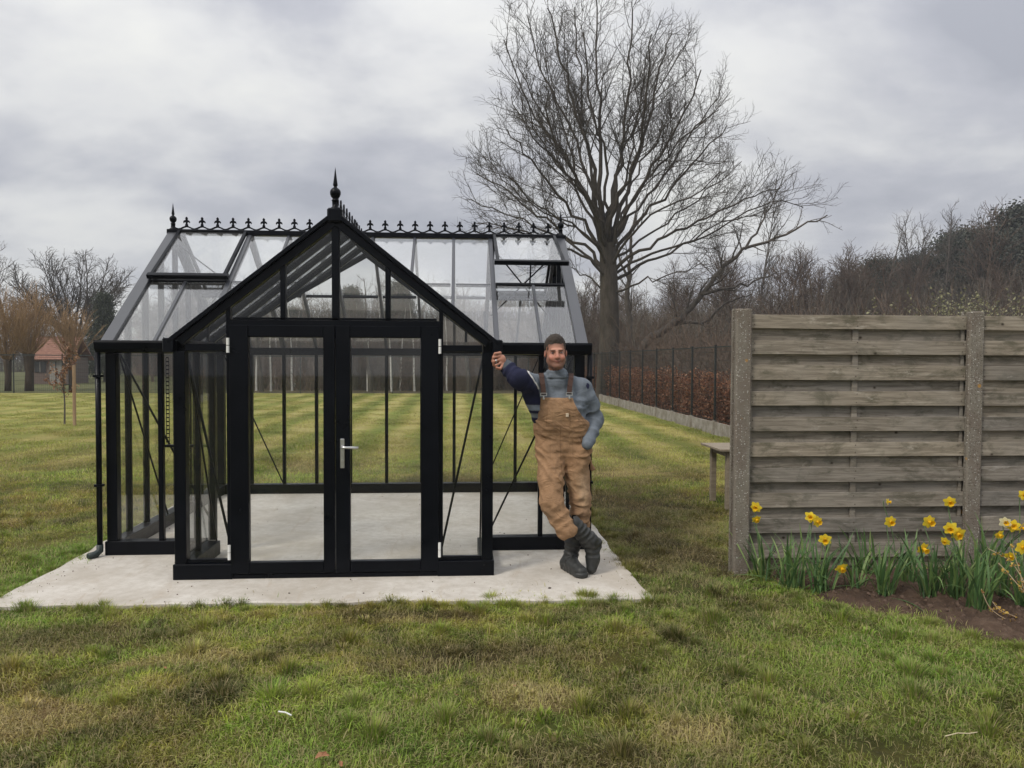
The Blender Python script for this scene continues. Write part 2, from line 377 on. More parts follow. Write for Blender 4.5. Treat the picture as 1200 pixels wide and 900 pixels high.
def blade_patch(seed, size, nb, hmin, hmax, wid, lay, tuft=False):
    rr = random.Random(seed); v = []; f = []; rn = []
    lay_dir = rr.uniform(0, 6.28)
    for i in range(nb):
        x = rr.gauss(0, size*.36); y = rr.gauss(0, size*.36)
        if tuft: x *= .35; y *= .35
        h = rr.uniform(hmin, hmax); a = lay_dir+rr.gauss(0, 1.1); ln = abs(rr.gauss(lay, .35))
        if tuft: a = math.atan2(y, x)+rr.gauss(0, .4); ln = .15+math.hypot(x, y)/size*2.2
        dx, dy = math.cos(a), math.sin(a); wx, wy = -dy, dx; ww = wid*rr.uniform(.6, 1.25)
        tw = rr.uniform(-.8, .8); wz = math.sin(tw)*.6
        l1 = math.sin(min(ln*.6, 1.3))*h*.5; z1 = math.cos(min(ln*.6, 1.3))*h*.5
        l2 = l1+math.sin(min(ln*1.3, 1.5))*h*.5; z2 = z1+math.cos(min(ln*1.3, 1.5))*h*.5
        b = len(v)
        v += [(x-wx*ww, y-wy*ww, -.006), (x+wx*ww, y+wy*ww, -.006), (x+dx*l1-wx*ww*.85, y+dy*l1-wy*ww*.85, z1-wz*ww), (x+dx*l1+wx*ww*.85, y+dy*l1+wy*ww*.85, z1+wz*ww), (x+dx*l2, y+dy*l2, z2)]
        f += [(b, b+1, b+3, b+2), (b+2, b+3, b+4)]; rn += [rr.random()]*5
    me = bpy.data.meshes.new('grass_patch'); me.from_pydata(v, [], f); me.attributes.new('rnd', 'FLOAT', 'POINT').data.foreach_set('value', rn)
    me.materials.append(MBLADE); me.update(); return bpy.data.objects.new('grass_patch', me)
GP = [blade_patch(i, .26, 310, .022, .058, .0020, 1.15) for i in range(6)]
GP += [blade_patch(20+i, .20, 210, .050, .110, .0023, .6, True) for i in range(3)]          # ragged tufts
GP += [blade_patch(40+i, .5, 420, .02, .05, .0028, .9) for i in range(4)]                    # coarser, for further out
GP += [blade_patch(60+i, .10, 26, .020, .050, .0060, 1.15, True) for i in range(2)]              # flat broad-leaved weeds
def free(x, y, grow=0.0):
    if inside(PAD_EDGE, x, y) and pdist(PAD_EDGE, x, y) > .02: return False
    if inside(BED, x, y) and pdist(BED, x, y) > .05: return False
    return True
rr = random.Random(3); gpts = []
def view_x(y): return (-.72*y-1.1+.07*y, .74*y+1.1+.07*y)
def seed_area(y0, y1, dens, idx, s0, s1, tuftp=0.0):
    y = y0; n_tot = 0
    ymid = (y0+y1)/2; xa, xb = view_x(y1); area = (xb-xa)*(y1-y0)
    for i in range(int(area*dens)):
        x = rr.uniform(xa, xb); y = rr.uniform(y0, y1)
        if x < -.72*y-1.1+.07*y or x > .74*y+1.1+.07*y: continue
        if not free(x, y): continue
        if x > 5.8 and y > 10: continue
        k = rr.choice(idx); sc = rr.uniform(s0, s1)
        pz = gh(x, y)
        md = mnoise.noise(Vector((x*1.3, y*1.3, 7)))
        sc *= 1+.35*md
        if rr.random() < tuftp*(1+2*md): k = rr.choice((6, 7, 8)); sc = rr.uniform(.6, 1.1)
        gpts.append((x, y, pz, rr.uniform(-.1, .1), rr.uniform(-.1, .1), rr.uniform(0, 6.28), sc, k))
seed_area(2.2, 5.0, 60, (0,1,2,3,4,5), .75, 1.15, .10)
seed_area(5.0, 8.5, 34, (0,1,2,3,4,5), .75, 1.15, .08)
seed_area(8.5, 14, 11, (9,10,11,12), .8, 1.2)
seed_area(14, 24, 4.5, (9,10,11,12), .9, 1.3)
seed_area(24, 38, 1.6, (9,10,11,12), 1.0, 1.5)
for i in range(170):
    y = rr.uniform(2.7, 7.5); x = rr.uniform(-.65*y, .8*y)
    if free(x, y) and mnoise.noise(Vector((x*.9, y*.9, 31))) > -.05: gpts.append((x, y, gh(x, y)+.004, 0, 0, rr.uniform(0, 6.28), rr.uniform(.7, 1.5), rr.choice((13, 14))))
# a ragged fringe hangs over the edges of the pad and the bed
for poly, a0, a1 in ((PAD_EDGE, 0, len(PAD_EDGE)),):
    for i in range(len(poly)):
        x, y = poly[i]
        for q in range(3):
            px_, py_ = x+rr.gauss(0, .05), y+rr.gauss(0, .05)
            ox, oy = px_-XC, py_-7.6
            gpts.append((px_+.04*(1 if ox > 0 and abs(ox) > 2.0 else -1 if abs(ox) > 2.0 else 0), py_-(.05 if oy < -2 else 0), gh(px_, py_)-.004, 0, 0, rr.uniform(0, 6.28), rr.uniform(.45, .85), rr.choice((0,1,2,6,7))))
for i in range(len(BED)-1):
    a = Vector(BED[i]); b = Vector(BED[i+1])
    if a.y > 5.8 and b.y > 5.8: continue
    for q in range(int((b-a).length/.045)):
        p_ = a.lerp(b, rr.random()); gpts.append((p_.x+rr.gauss(-.05, .025), p_.y+rr.gauss(-.06, .025), gh(p_.x, p_.y), 0, 0, rr.uniform(0, 6.28), rr.uniform(.45, .8), rr.choice((0,1,6,7,8))))
for (x, y, s) in ((.88, 5.26, .8), (.93, 5.24, .7), (.84, 5.27, .55)):
    gpts.append((x, y, .0, 0, 0, rr.uniform(0, 6.28), s, 7))
scatter('grass', gpts, GP, 'short matted winter grass, green mixed with straw')
print('grass patches', len(gpts))

# ================================================================ greenhouse
m = Mat('black_paint', .32, spec=.14); p = m.pos(obj=True)
m.col(m.ramp(m.noise(p, 3, 5), [(.35, (.0012, .0019, .0038)), (.7, (.0026, .0036, .0062))])); m.bump(m.noise(p, 90, 2), .05, .001)
m.l(m.ramp(m.noise(p, 6, 5), [(.3, .26), (.7, .46)]), m.b.inputs['Roughness']); MBLK = m.m
m = Mat('roof_trim_sky_sheen', .32, spec=.8); m.col(m.ramp(m.noise(m.pos(), 3, 5), [(.35, (.016, .018, .024)), (.7, (.026, .029, .037))])); m.b.inputs['IOR'].default_value = 1.6; MTRIM = m.m  # same black frame paint, base lightened to paint in sky sheen on the roof
def glass_mat(name, refl, tint=(.93, .97, .95), dust=.03):
    m = Mat(name); t = m.n('ShaderNodeBsdfTransparent'); t.inputs[0].default_value = (*tint, 1)
    gl = m.n('ShaderNodeBsdfGlossy'); gl.inputs['Roughness'].default_value = .02; gl.inputs[0].default_value = (1, 1, 1, 1)
    df = m.n('ShaderNodeBsdfDiffuse'); df.inputs[0].default_value = (.5, .5, .49, 1)
    ge = m.n('ShaderNodeNewGeometry'); dt = m.n('ShaderNodeVectorMath', operation='DOT_PRODUCT'); m.l(ge.outputs['Normal'], dt.inputs[0]); m.l(ge.outputs['Incoming'], dt.inputs[1])
    f0 = ((refl-1)/(refl+1))**2      # Schlick reflectance, the same on both faces of the thin pane
    fr_ = m.math('ADD', f0, m.math('MULTIPLY', 1-f0, m.math('POWER', m.math('SUBTRACT', 1.0, m.math('ABSOLUTE', dt.outputs['Value'])), 5.0)))
    p = m.pos(obj=False); ns = m.ramp(m.noise(p, 2.2, 3, .5), [(.35, dust*.6), (.75, dust*1.5)])
    a = m.n('ShaderNodeMixShader'); m.l(ns, a.inputs[0]); m.l(t.outputs[0], a.inputs[1]); m.l(df.outputs[0], a.inputs[2])
    b = m.n('ShaderNodeMixShader'); m.l(fr_, b.inputs[0]); m.l(a.outputs[0], b.inputs[1]); m.l(gl.outputs[0], b.inputs[2])
    m.l(b.outputs[0], m.out.inputs[0]); return m.m
MGLW = glass_mat('wall_glass', 1.30, tint=(.985, .99, .985), dust=.004)
MGLR = glass_mat('roof_glass', 1.85, tint=(.985, .99, .99), dust=.03)
MWHT = simple('hinge_white', (.70, .70, .68), (.8, .8, .78), rough=.35, bump=0)
MSTL = simple('handle_steel', (.55, .55, .55), (.68, .68, .67), rough=.28, bump=0, metallic=.9)

GH = empty('greenhouse', (XC, Y2, 0), 'black framed glass greenhouse with front porch, double door and spiked roof ridge', 'greenhouse')
O = Vector((XC, Y2, 0))
def gb(name, p, q, w_, h_, up=(0,0,1), mat=None, parent=None, off=0, bevel=.004):
    mb = MB(); mb.bar(Vector(p)-O, Vector(q)-O, w_, h_, up, off)
    return mb.build(name, mat or MBLK, parent or GH, bevel=bevel)
def gbox(name, a, b, mat=None, parent=None, bevel=.004):
    mb = MB(); mb.box(tuple(Vector(a)-O), tuple(Vector(b)-O)); return mb.build(name, mat or MBLK, parent or GH, bevel=bevel)
def pane(corners, mat, parent=None, th=.004, name='glass_pane'):
    c4 = [Vector(c_)-O for c_ in corners]; n_ = (c4[1]-c4[0]).cross(c4[-1]-c4[0]).normalized()*th/2; k = len(c4)
    mb = MB(); mb.add([c_-n_ for c_ in c4]+[c_+n_ for c_ in c4], [tuple(reversed(range(k))), tuple(range(k, 2*k))]+[(i, (i+1) % k, (i+1) % k+k, i+k) for i in range(k)])
    return mb.build(name, mat, parent or GH)
xl, xr = XC-WW/2, XC+WW/2; tl, tr_ = XC-WT/2, XC+WT/2
MOD = [0, .4, .79, 1.18, 1.59, 2.03, 2.46, 2.86, 3.24, 3.62, 4.0]; MX = [xl+a for a in MOD]
Z0, ZB = PADZ, PADZ+.115           # floor, top of plinth
def zmain(y): return HG+(HR-HG)*(1-abs(y-YR)/(DM/2))
def ztran(x): return HG+(HA-HG)*(1-abs(x-XC)/(WT/2))
# --- plinth
PB = .10
gbox('plinth', (tl-.01, Y1-.01, Z0), (tl+.42, Y1+PB, ZB)); gbox('plinth', (tr_-.42, Y1-.01, Z0), (tr_+.01, Y1+PB, ZB))
gbox('threshold', (tl+.42, Y1, Z0), (tr_-.42, Y1+PB, Z0+.035))
gbox('plinth', (tl-.01, Y1+PB, Z0), (tl+PB, Y2, ZB)); gbox('plinth', (tr_-PB, Y1+PB, Z0), (tr_+.01, Y2, ZB))
gbox('plinth', (xl-.01, Y2-.01, Z0), (tl-.011, Y2+PB, ZB)); gbox('plinth', (tr_+.011, Y2-.01, Z0), (xr+.01, Y2+PB, ZB))
gbox('plinth', (xl-.01, Y2+PB, Z0), (xl+PB, Y3-PB, ZB)); gbox('plinth', (xr-PB, Y2+PB, Z0), (xr+.01, Y3-PB, ZB))
gbox('plinth', (xl-.01, Y3-PB, Z0), (xr+.01, Y3+.01, ZB))
# --- posts, mullions
def post(x, y, w_=.085, d_=.085, z1=HG-.08, name='corner_post'):
    gbox(name, (x-w_/2, y-d_/2, ZB), (x+w_/2, y+d_/2, z1))
for x, y in ((tl+.043, Y1+.043), (tr_-.043, Y1+.043), (xl+.045, Y2+.045), (xr-.045, Y2+.045), (xl+.045, Y3-.045), (xr-.045, Y3-.045)): post(x, y)
for x in (tl+.03, tr_-.03): post(x, Y2+.03, .06, .06, name='inner_post')
WS = [Y2+DM*k/8 for k in range(1, 8)]
for y in WS:
    post(xl+.03, y, .05, .035, name='mullion'); post(xr-.03, y, .05, .035, name='mullion')
post(MX[1]+.04, Y2+.03, .04, .05, name='mullion'); post(MX[9], Y2+.03, .04, .05, name='mullion')
for k in range(1, 10): post(MX[k], Y3-.03, .038, .05, name='mullion')
for y in (Y1+.42,): post(tl+.03, y, .05, .035, name='mullion'); post(tr_-.03, y, .05, .035, name='mullion')
# --- wall panes
def wall(pts, y=None, x=None, z0=ZB, z1=HG-.09):
    for a, b in zip(pts[:-1], pts[1:]):
        if y is not None: pane([(a, y, z0), (b, y, z0), (b, y, z1), (a, y, z1)], MGLW)
        else: pane([(x, a, z0), (x, b, z0), (x, b, z1), (x, a, z1)], MGLW)
wall([xl+.08, MX[1]+.04, tl], y=Y2+.035); wall([tr_, MX[9], xr-.08], y=Y2+.035)
wall([xl+.08]+MX[1:10]+[xr-.08], y=Y3-.035)
wall([Y2+.08]+WS+[Y3-.08], x=xl+.035); wall([Y2+.08]+WS+[Y3-.08], x=xr-.035)
wall([Y1+.08, Y1+.42, Y2], x=tl+.035); wall([Y1+.08, Y1+.42, Y2], x=tr_-.035)
D0, D1 = XC-.77, XC+.77
wall([tl+.08, D0-.012], y=Y1+.04, z1=HG-.085); wall([D1+.012, tr_-.08], y=Y1+.04, z1=HG-.085)
# small glazing beads above the plinth in the two side panels
for a, b in ((tl+.086, D0-.014), (D1+.014, tr_-.086)): gbox('glazing_bead', (a, Y1+.02, ZB+.001), (b, Y1+.06, ZB+.03), bevel=.002)
# --- eave beams and gutters
zg0, zg1 = HG-.085, HG+.005
gbox('eave_beam', (xl, Y3-.075, zg0), (xr, Y3, zg1)); 
for x in (xl, xr-.075): gbox('eave_beam', (x, Y2+.08, zg0), (x+.075, Y3-.08, zg1-.003))
for x in (tl, tr_-.075): gbox('eave_beam', (x, Y1+.08, zg0), (x+.075, Y2-.004, zg1-.003))
gbox('transom', (tl+.086, Y1+.012, HG-.075), (D0-.014, Y1+.075, HG-.025)); gbox('transom', (D1+.014, Y1+.012, HG-.075), (tr_-.086, Y1+.075, HG-.025))
def gutter(x0, x1, y, name='gutter'):
    mb = MB(); w_ = .085; pts = [(y-w_, zg1+.008), (y-w_-.006, zg1-.01), (y-w_+.004, zg0+.03), (y-w_*.7, zg0), (y-.001, zg0-.006), (y-.001, zg0+.01), (y-w_*.6, zg0+.014), (y-w_+.016, zg0+.034), (y-w_+.008, zg1+.008)]
    n_ = len(pts); mb.add([Vector((x0, a, b))-O for a, b in pts]+[Vector((x1, a, b))-O for a, b in pts], [tuple(reversed(range(n_))), tuple(range(n_, 2*n_))]+[(i, (i+1) % n_, (i+1) % n_+n_, i+n_) for i in range(n_)])
    mb.box(tuple(Vector((x0, y-.001, zg0))-O), tuple(Vector((x1, y+.08, zg1))-O))
    return mb.build(name, MBLK, GH)
gutter(xl-.045, tl-.004, Y2); gutter(tr_+.004, xr+.045, Y2)
for x, s in ((tl, -1), (tr_, 1)):
    a, b = sorted((x, x+s*.07)); gbox('gutter', (a if s < 0 else a+.002, Y1+.0, zg0+.005), (b if s > 0 else b-.002, Y2-.09, zg1))
for x in (tl-.03, tr_+.03): gbox('gutter_end', (x-.038, Y1-.022, zg0-.006), (x+.038, Y1+.035, zg1+.012), bevel=.008)
# --- downpipes
def downpipe(x, shoe):
    mb = MB(); y = Y2-.04
    mb.tube([Vector((x, y, zg0+.02))-O, Vector((x, y, .12))-O], .022, 12)
    o = mb.build('downpipe', MBLK, GH, smooth=True)
    mb = MB(); mb.tube([Vector((x, y, .12))-O, Vector((x, y, .07))-O, Vector((x-.02, y-.03, .045))-O, Vector((x-.05*shoe, y-.09, .045))-O], [.027, .028, .029, .026], 12); mb.build('shoe', simple('shoe_green', (.012, .022, .022), (.022, .032, .032), rough=.5), o, smooth=True)
    for z in (1.5, .6):
        mb = MB(); mb.box(tuple(Vector((x-.03, y-.028, z))-O), tuple(Vector((x+.03, y+.03, z+.02))-O)); mb.build('bracket', MBLK, o)
downpipe(xl-.035, 1); downpipe(xr+.035, -1)
# --- main roof
nF = Vector((0, -(HR-HG), DM/2)).normalized(); nB = Vector((0, (HR-HG), DM/2)).normalized()
def mp_(x, s, back=False):    # point on main slope, s metres (plan) from ridge
    return Vector((x, YR+s if back else YR-s, HR-(HR-HG)*s/(DM/2)))
H2 = DM/2; SV = .735
def valley_s(x):              # where the main front slope meets the porch roof
    if abs(x-XC) >= WT/2: return H2
    z = ztran(x); return (HR-z)/(HR-HG)*H2
for back in (False, True):
    n_ = nB if back else nF
    for x in (xl+.03, xr-.03): gb('verge', mp_(x, 0, back)+n_*.012, mp_(x, H2+.02, back)+n_*.012, .10, .03, n_, mat=MTRIM)
    for x in (xl+.03, xr-.03): gb('gable_rafter', mp_(x, .02, back)-n_*.036, mp_(x, H2-.02, back)-n_*.036, .05, .06, n_)
    for k in range(1, 10):
        x = MX[k]; s0 = 0; s1 = H2 if back else valley_s(x)
        if k in (1, 9): s0 = SV
        wd = .045 if k in (2, 8) else .028
        gb('rafter', mp_(x, s0+.02, back)-n_*.012, mp_(x, s1, back)-n_*.012, wd, .055, n_, bevel=.003, mat=MTRIM)
    gb('cross_bar', mp_(xl+.06, SV, back)-n_*.012, mp_(MX[2]-.025, SV, back)-n_*.012, .035, .05, n_)
    gb('cross_bar', mp_(MX[8]+.025, SV, back)-n_*.012, mp_(xr-.06, SV, back)-n_*.012, .035, .05, n_)
    for a, b in ((2, 3), (3, 4), (6, 7), (7, 8)) if not back else tuple((i, i+1) for i in range(2, 8)):
        if not back and valley_s((MX[a]+MX[b])/2) < SV+.1: continue
        gb('cross_bar', mp_(MX[a]+.025, SV, back)-n_*.014, mp_(MX[b]-.025, SV, back)-n_*.014, .02, .03, n_, bevel=.002)
    # panes
    cols = list(range(10))
    for k in cols:
        a, b = MX[k]+(.06 if k == 0 else .008), MX[k+1]-(.06 if k == 9 else .008)
        if k in (0, 1, 8, 9):
            pane([mp_(a, SV+.02, back), mp_(b, SV+.02, back), mp_(b, H2, back), mp_(a, H2, back)], MGLR)
        elif back or k in (2,) and False:
            pane([mp_(a, .02, back), mp_(b, .02, back), mp_(b, H2, back), mp_(a, H2, back)], MGLR)
        else:
            sa, sb = valley_s(a), valley_s(b); pane([mp_(a, .02), mp_(b, .02), mp_(b, sb), mp_(a, sa)], MGLR)
# roof vents, hinged at the ridge
def vent(xa, xb, ang, back=False):
    v = bpy.data.objects.new('roof_vent', None); 
    Lv = math.hypot(SV+.02, (HR-HG)*(SV+.02)/H2); th = math.atan((HR-HG)/H2)-ang; sg = 1 if back else -1
    d = Vector((0, sg*math.cos(th), -math.sin(th))); n_ = Vector((0, sg*math.sin(th), math.cos(th)))
    hinge = Vector((0, YR, HR))+n_*.03; P = lambda x, s: Vector((x, 0, 0))+hinge+d*s
    mb = MB()
    for x in (xa+.02, xb-.02): mb.bar(P(x, .03)-O, P(x, Lv-.045)-O, .03, .035, n_)
    mb.bar(P(xa, .015)-O, P(xb, .015)-O, .03, .036, n_); mb.bar(P(xa-.015, Lv-.02)-O, P(xb+.02, Lv-.02)-O, .05, .042, n_)
    f = mb.build('roof_vent', MBLK, GH, bevel=.003); 
    pane([P(xa+.036, .031), P(xb-.036, .031), P(xb-.036, Lv-.046), P(xa+.036, Lv-.046)], MGLR, f)
    if ang > .1:      # window opener arm
        mb = MB(); xm = (xa+xb)/2; mb.tube([mp_(xm, SV-.02, back)-n_*.03-O, P(xm, Lv-.08)-n_*.02-O], .008, 6)
        mb.build('opener_arm', MBLK, f)
vent(MX[8]+.02, xr-.075, math.radians(12.5)); vent(xl+.075, MX[2]-.02, math.radians(1.6)); vent(MX[8]+.02, xr-.075, math.radians(2), True); vent(xl+.075, MX[2]-.02, math.radians(2), True)
# ridge
gb('ridge_beam', (xl-.03, YR, HR+.01), (xr+.03, YR, HR+.01), .09, .05)
# wind braces in the roof (back slope) and walls
def rod(a, b, r=.008, name='brace'):
    mb = MB(); mb.tube([Vector(a)-O, Vector(b)-O], r, 6); return mb.build(name, MBLK, GH)
for a, b in ((0, 2), (8, 10)):
    xa, xb = MX[a]+.05, MX[b]-.05
    rod(mp_(xa, .1, True)-nB*.05, mp_(xb, SV+.2, True)-nB*.05); rod(mp_(xb, .1, True)-nB*.062, mp_(xa, SV+.2, True)-nB*.062)
rod((tl+.07, Y1+.09, HG-.09), (D0, Y1+.09, ZB), .010); rod((tr_-.07, Y1+.09, HG-.09), (D1, Y1+.09, ZB), .010)
rod((xl+.09, Y2+.075, HG-.09), (tl+.04, Y2+.075, ZB+.08), .009); rod((xr-.09, Y2+.075, HG-.09), (tr_+.02, Y2+.075, ZB+.06), .009)
rod((xl+.075, Y2+.09, HG-.09), (xl+.075, Y2+1.15, ZB), .008); rod((xr-.075, Y2+.09, HG-.09), (xr-.075, Y2+1.15, ZB), .008)
rod((tl+.075, Y1+.09, HG-.09), (tl+.075, Y2-.02, ZB), .008); rod((tr_-.075, Y1+.09, HG-.09), (tr_-.075, Y2-.02, ZB), .008)
rod((xl+.09, Y3-.075, HG-.09), (MX[2], Y3-.075, ZB), .008); rod((xr-.09, Y3-.075, HG-.09), (MX[8], Y3-.075, ZB), .008)
# roof trusses inside the main house at the porch sides
for x in (tl+.03, tr_-.03):
    rod((x, Y2+.05, HG-.03), (x, Y2+.45, zmain(Y2+.45)-.04), .012, 'roof_strut')
# gable ends of the main house (left and right)
for x in (xl+.035, xr-.035):
    for k in range(1, 8):
        y = Y2+DM*k/8; z1 = zmain(y)-.05
        if z1 > HG+.05: gbox('gable_mullion', (x-.025, y-.016, HG+.004), (x+.025, y+.016, z1), bevel=.003)
    ysq = [Y2+.06]+WS+[Y3-.06]
    for a, b in zip(ysq[:-1], ysq[1:]):
        pts = [(x, a, HG), (x, b, HG), (x, b, max(zmain(b)-.03, HG+.002)), (x, a, max(zmain(a)-.03, HG+.002))]
        pane(pts, MGLW)
# --- porch roof
nL = Vector((-(HA-HG), 0, WT/2)).normalized(); nR = Vector(((HA-HG), 0, WT/2)).normalized()
def tp(y, s, side):  # s plan distance from ridge
    return Vector((XC+side*s, y, HA-(HA-HG)*s/(WT/2)))
HW = WT/2
def vy(s):           # y where porch slope at s meets the main slope
    z = HA-(HA-HG)*s/HW; return YR-(HR-z)/(HR-HG)*H2
for side, n_ in ((-1, nL), (1, nR)):
    gb('porch_verge', tp(Y1+.02, .0, side)+n_*.012, tp(Y1+.02, HW+.03, side)+n_*.012, .09, .03, n_)
    gb('gable_rafter', tp(Y1+.035, .02, side)-n_*.034, tp(Y1+.035, HW-.02, side)-n_*.034, .06, .058, n_)
    for y in (Y1+.40, Y2-.01, Y2+.38, Y2+.78):
        s1 = HW
        if y > Y2:
            # rafter ends on the valley
            lo, hi = 0, HW
            for _ in range(30):
                mm = (lo+hi)/2
                if vy(mm) > y: lo = mm
                else: hi = mm
            s1 = lo
        gb('rafter', tp(y, .02, side)-n_*.012, tp(y, s1, side)-n_*.012, .028, .06, n_, bevel=.003)
    gb('valley_beam', (XC, vy(0)-.02, HA-.02), (XC+side*HW, Y2, HG-.01), .05, .05)
    ysq = [Y1+.06, Y1+.39, Y2-.02, Y2+.37, Y2+.77, vy(0)]
    for a, b in zip(ysq[:-1], ysq[1:]):
        def ss(y):
            if y <= Y2: return HW
            return max(.0, (YR-H2*0-(YR-(HR-HG)*0)) if False else HW*(1-(y-Y2)/(vy(0)-Y2)))
        pts = [tp(a+.008, .02, side), tp(b-.008, .02, side), tp(b-.008, max(.03, ss(b)), side), tp(a+.008, ss(a), side)]
        pane(pts, MGLR)
gb('ridge_beam', (XC, Y1-.02, HA+.012), (XC, vy(0), HA+.012), .08, .05)
# --- porch gable above the doors
ZD = 1.945
gbox('door_head', (D0-.012, Y1+.006, 1.815), (D1+.012, Y1+.085, ZD))
for dx in (-.77, -.385, 0, .385, .77):
    w_ = .055 if abs(dx) in (0, .77) else .038
    z0_ = ZD+.001 if abs(dx) < .7 else ZB+.0
    a = XC+dx; z1_ = ztran(a)-.055
    if abs(dx) > .7:
        a += math.copysign(.012, dx); w_ = .03
    gbox('gable_mullion', (a-w_/2, Y1+.012, z0_), (a+w_/2, Y1+.07, z1_), bevel=.003)
gbox('glazing_bead', (D0+.02, Y1+.012, ZD+.002), (D1-.02, Y1+.04, ZD+.018), bevel=.002)
for a, b in ((-.77, -.385), (-.385, 0), (0, .385), (.385, .77)):
    pane([(XC+a, Y1+.045, ZD), (XC+b, Y1+.045, ZD), (XC+b, Y1+.045, ztran(XC+b)-.03), (XC+a, Y1+.045, ztran(XC+a)-.03)], MGLW)
for s in (-1, 1):
    pane([(XC+s*.79, Y1+.045, HG-.03), (XC+s*(HW-.1), Y1+.045, HG-.03), (XC+s*.79, Y1+.045, ztran(XC+.79)-.04)], MGLW)
    gb('gable_mullion', (XC+s*.97, Y1+.15, HG), (XC+s*.97, Y1+.15, ztran(XC+.97)-.05), .02, .02, (0,1,0), bevel=.002)
# --- doors
def door(x0, x1, hinge_left):
    mb = MB(); y0, y1 = Y1-.012, Y1+.045; z0_, z1_ = Z0+.04, 1.905; out_w, in_w = .135, .085
    lw, rw = (out_w, in_w) if hinge_left else (in_w+.02, out_w)
    mb2 = lambda a, b: mb.box(tuple(Vector(a)-O), tuple(Vector(b)-O))
    mb2((x0, y0, z0_), (x0+lw, y1, z1_)); mb2((x1-rw, y0, z0_), (x1, y1, z1_))
    mb2((x0+lw+.0005, y0+.002, z0_), (x1-rw-.0005, y1-.002, z0_+.085)); mb2((x0+lw+.0005, y0+.002, 1.818), (x1-rw-.0005, y1-.002, z1_-.001))
    d = mb.build('door', MBLK, GH, bevel=.004)
    pane([(x0+lw, Y1+.018, z0_+.08), (x1-rw, Y1+.018, z0_+.08), (x1-rw, Y1+.018, 1.82), (x0+lw, Y1+.018, 1.82)], MGLW, d)
    hx = x0-.006 if hinge_left else x1+.006
    for z in (1.70, .17):
        mb = MB(); 
        for dz in (0, .057): mb.tube([Vector((hx, y0-.012, z+dz))-O, Vector((hx, y0-.012, z+dz+.052))-O], .011, 10)
        mb.build('hinge', MWHT, d, smooth=False)
    return d
door(D0+.002, XC-.003, True); dR = door(XC+.003, D1-.002, False)
mb = MB(); hx = XC+.052; y0 = Y1-.014
mb.box(tuple(Vector((hx-.016, y0-.009, .845))-O), tuple(Vector((hx+.016, y0-.001, 1.065))-O)); hp = mb.build('handle_plate', MSTL, dR, bevel=.004)
mb = MB(); mb.tube([Vector((hx, y0-.008, 1.005))-O, Vector((hx, y0-.05, 1.005))-O, Vector((hx+.02, y0-.058, 1.005))-O, Vector((hx+.125, y0-.055, 1.002))-O], .0095, 10); mb.build('lever', MSTL, hp, smooth=True)
mb = MB(); mb.tube([Vector((hx, y0-.008, .90))-O, Vector((hx, y0-.02, .90))-O], .011, 12); mb.build('lock_cylinder', MSTL, hp)
# --- perforated louvre strip in the left wing pane, with its lever
mb = MB(); xs_ = MX[1]+.085
for dx in (-.012, .012): mb.box(tuple(Vector((xs_+dx-.002, Y2+.05, .95))-O), tuple(Vector((xs_+dx+.002, Y2+.056, 1.66))-O))
for k in range(22): mb.box(tuple(Vector((xs_-.010, Y2+.051, .955+k*.0335))-O), tuple(Vector((xs_+.010, Y2+.055, .965+k*.0335))-O))
mb.build('louvre_rack', MBLK, GH); gbox('louvre_sill', (MX[1]+.065, Y2+.02, .915), (tl-.005, Y2+.075, .935))
# --- cresting
def fleur():
    mb = MB(); y0, y1 = -.006, .006
    half = [(0, .150), (.010, .138), (.013, .124), (.008, .112), (.013, .108), (.026, .100), (.033, .085), (.031, .068), (.023, .076), (.016, .082), (.009, .076), (.008, .064), (.013, .054), (.014, .040), (.016, .028), (.010, .022)]
    pts = half+[(-x, z) for x, z in reversed(half[1:])]
    # triangulate as strips left/right so the outline stays concave-safe
    mb.prism(pts, y0, y1); me = mb.mesh('crest_finial', MBLK)
    bm = bmesh.new(); bm.from_mesh(me); bmesh.ops.triangulate(bm, faces=[f for f in bm.faces if len(f.verts) > 4]); bm.to_mesh(me); bm.free(); return me
FL = fleur()
def finial_mesh(s=1.0):
    prof = [(.043, -.02), (.043, .02), (.030, .03), (.024, .035), (.024, .075), (.029, .078), (.024, .085), (.020, .095), (.032, .108), (.039, .125), (.040, .142), (.036, .156), (.026, .168), (.014, .176), (.011, .186), (.018, .192), (.017, .200), (.010, .25), (.004, .30), (.0005, .325)]
    mb = MB(); mb.lathe([(r*s, z*s) for r, z in prof], n=16); return mb.mesh('finial', MBLK, True)
n = 26; stp = WW/n
for i in range(n-1):
    inst('crest_finial', FL, GH, loc=Vector((xl+stp*(i+1), YR, HR+.048))-O, scale=(1, 1, .80))
mb = MB(); zz = []
for i in range((n-0)*8+1):
    x = xl+i*stp/8; zz.append(Vector((x, YR, HR+.056+.013*math.cos(2*math.pi*(i/8))))-O)
for a, b in zip(zz[:-1], zz[1:]): mb.bar(a, b, .016, .014)
mb.build('crest_rail', MBLK, GH)
n2 = 12; st2 = (vy(0)-Y1-.1)/n2
for i in range(n2): inst('crest_finial', FL, GH, loc=Vector((XC, Y1+.13+st2*i, HA+.048))-O, rot=(0, 0, math.pi/2), scale=(1, 1, .80))
mb = MB(); gl_ = [Vector((XC, Y1+.05+st2*i/8, HA+.056+.013*math.cos(2*math.pi*((i/8)-.53))))-O for i in range(n2*8+1)]
for a, b in zip(gl_[:-1], gl_[1:]): mb.bar(a, b, .016, .014)
mb.build('crest_rail', MBLK, GH)
FM = finial_mesh(1.0); FM2 = finial_mesh(.86)
inst('finial', FM, GH, loc=Vector((XC, Y1+.02, HA+.03))-O)
inst('finial', FM2, GH, loc=Vector((xl+.02, YR, HR+.025))-O); inst('finial', FM2, GH, loc=Vector((xr-.02, YR, HR+.025))-O)
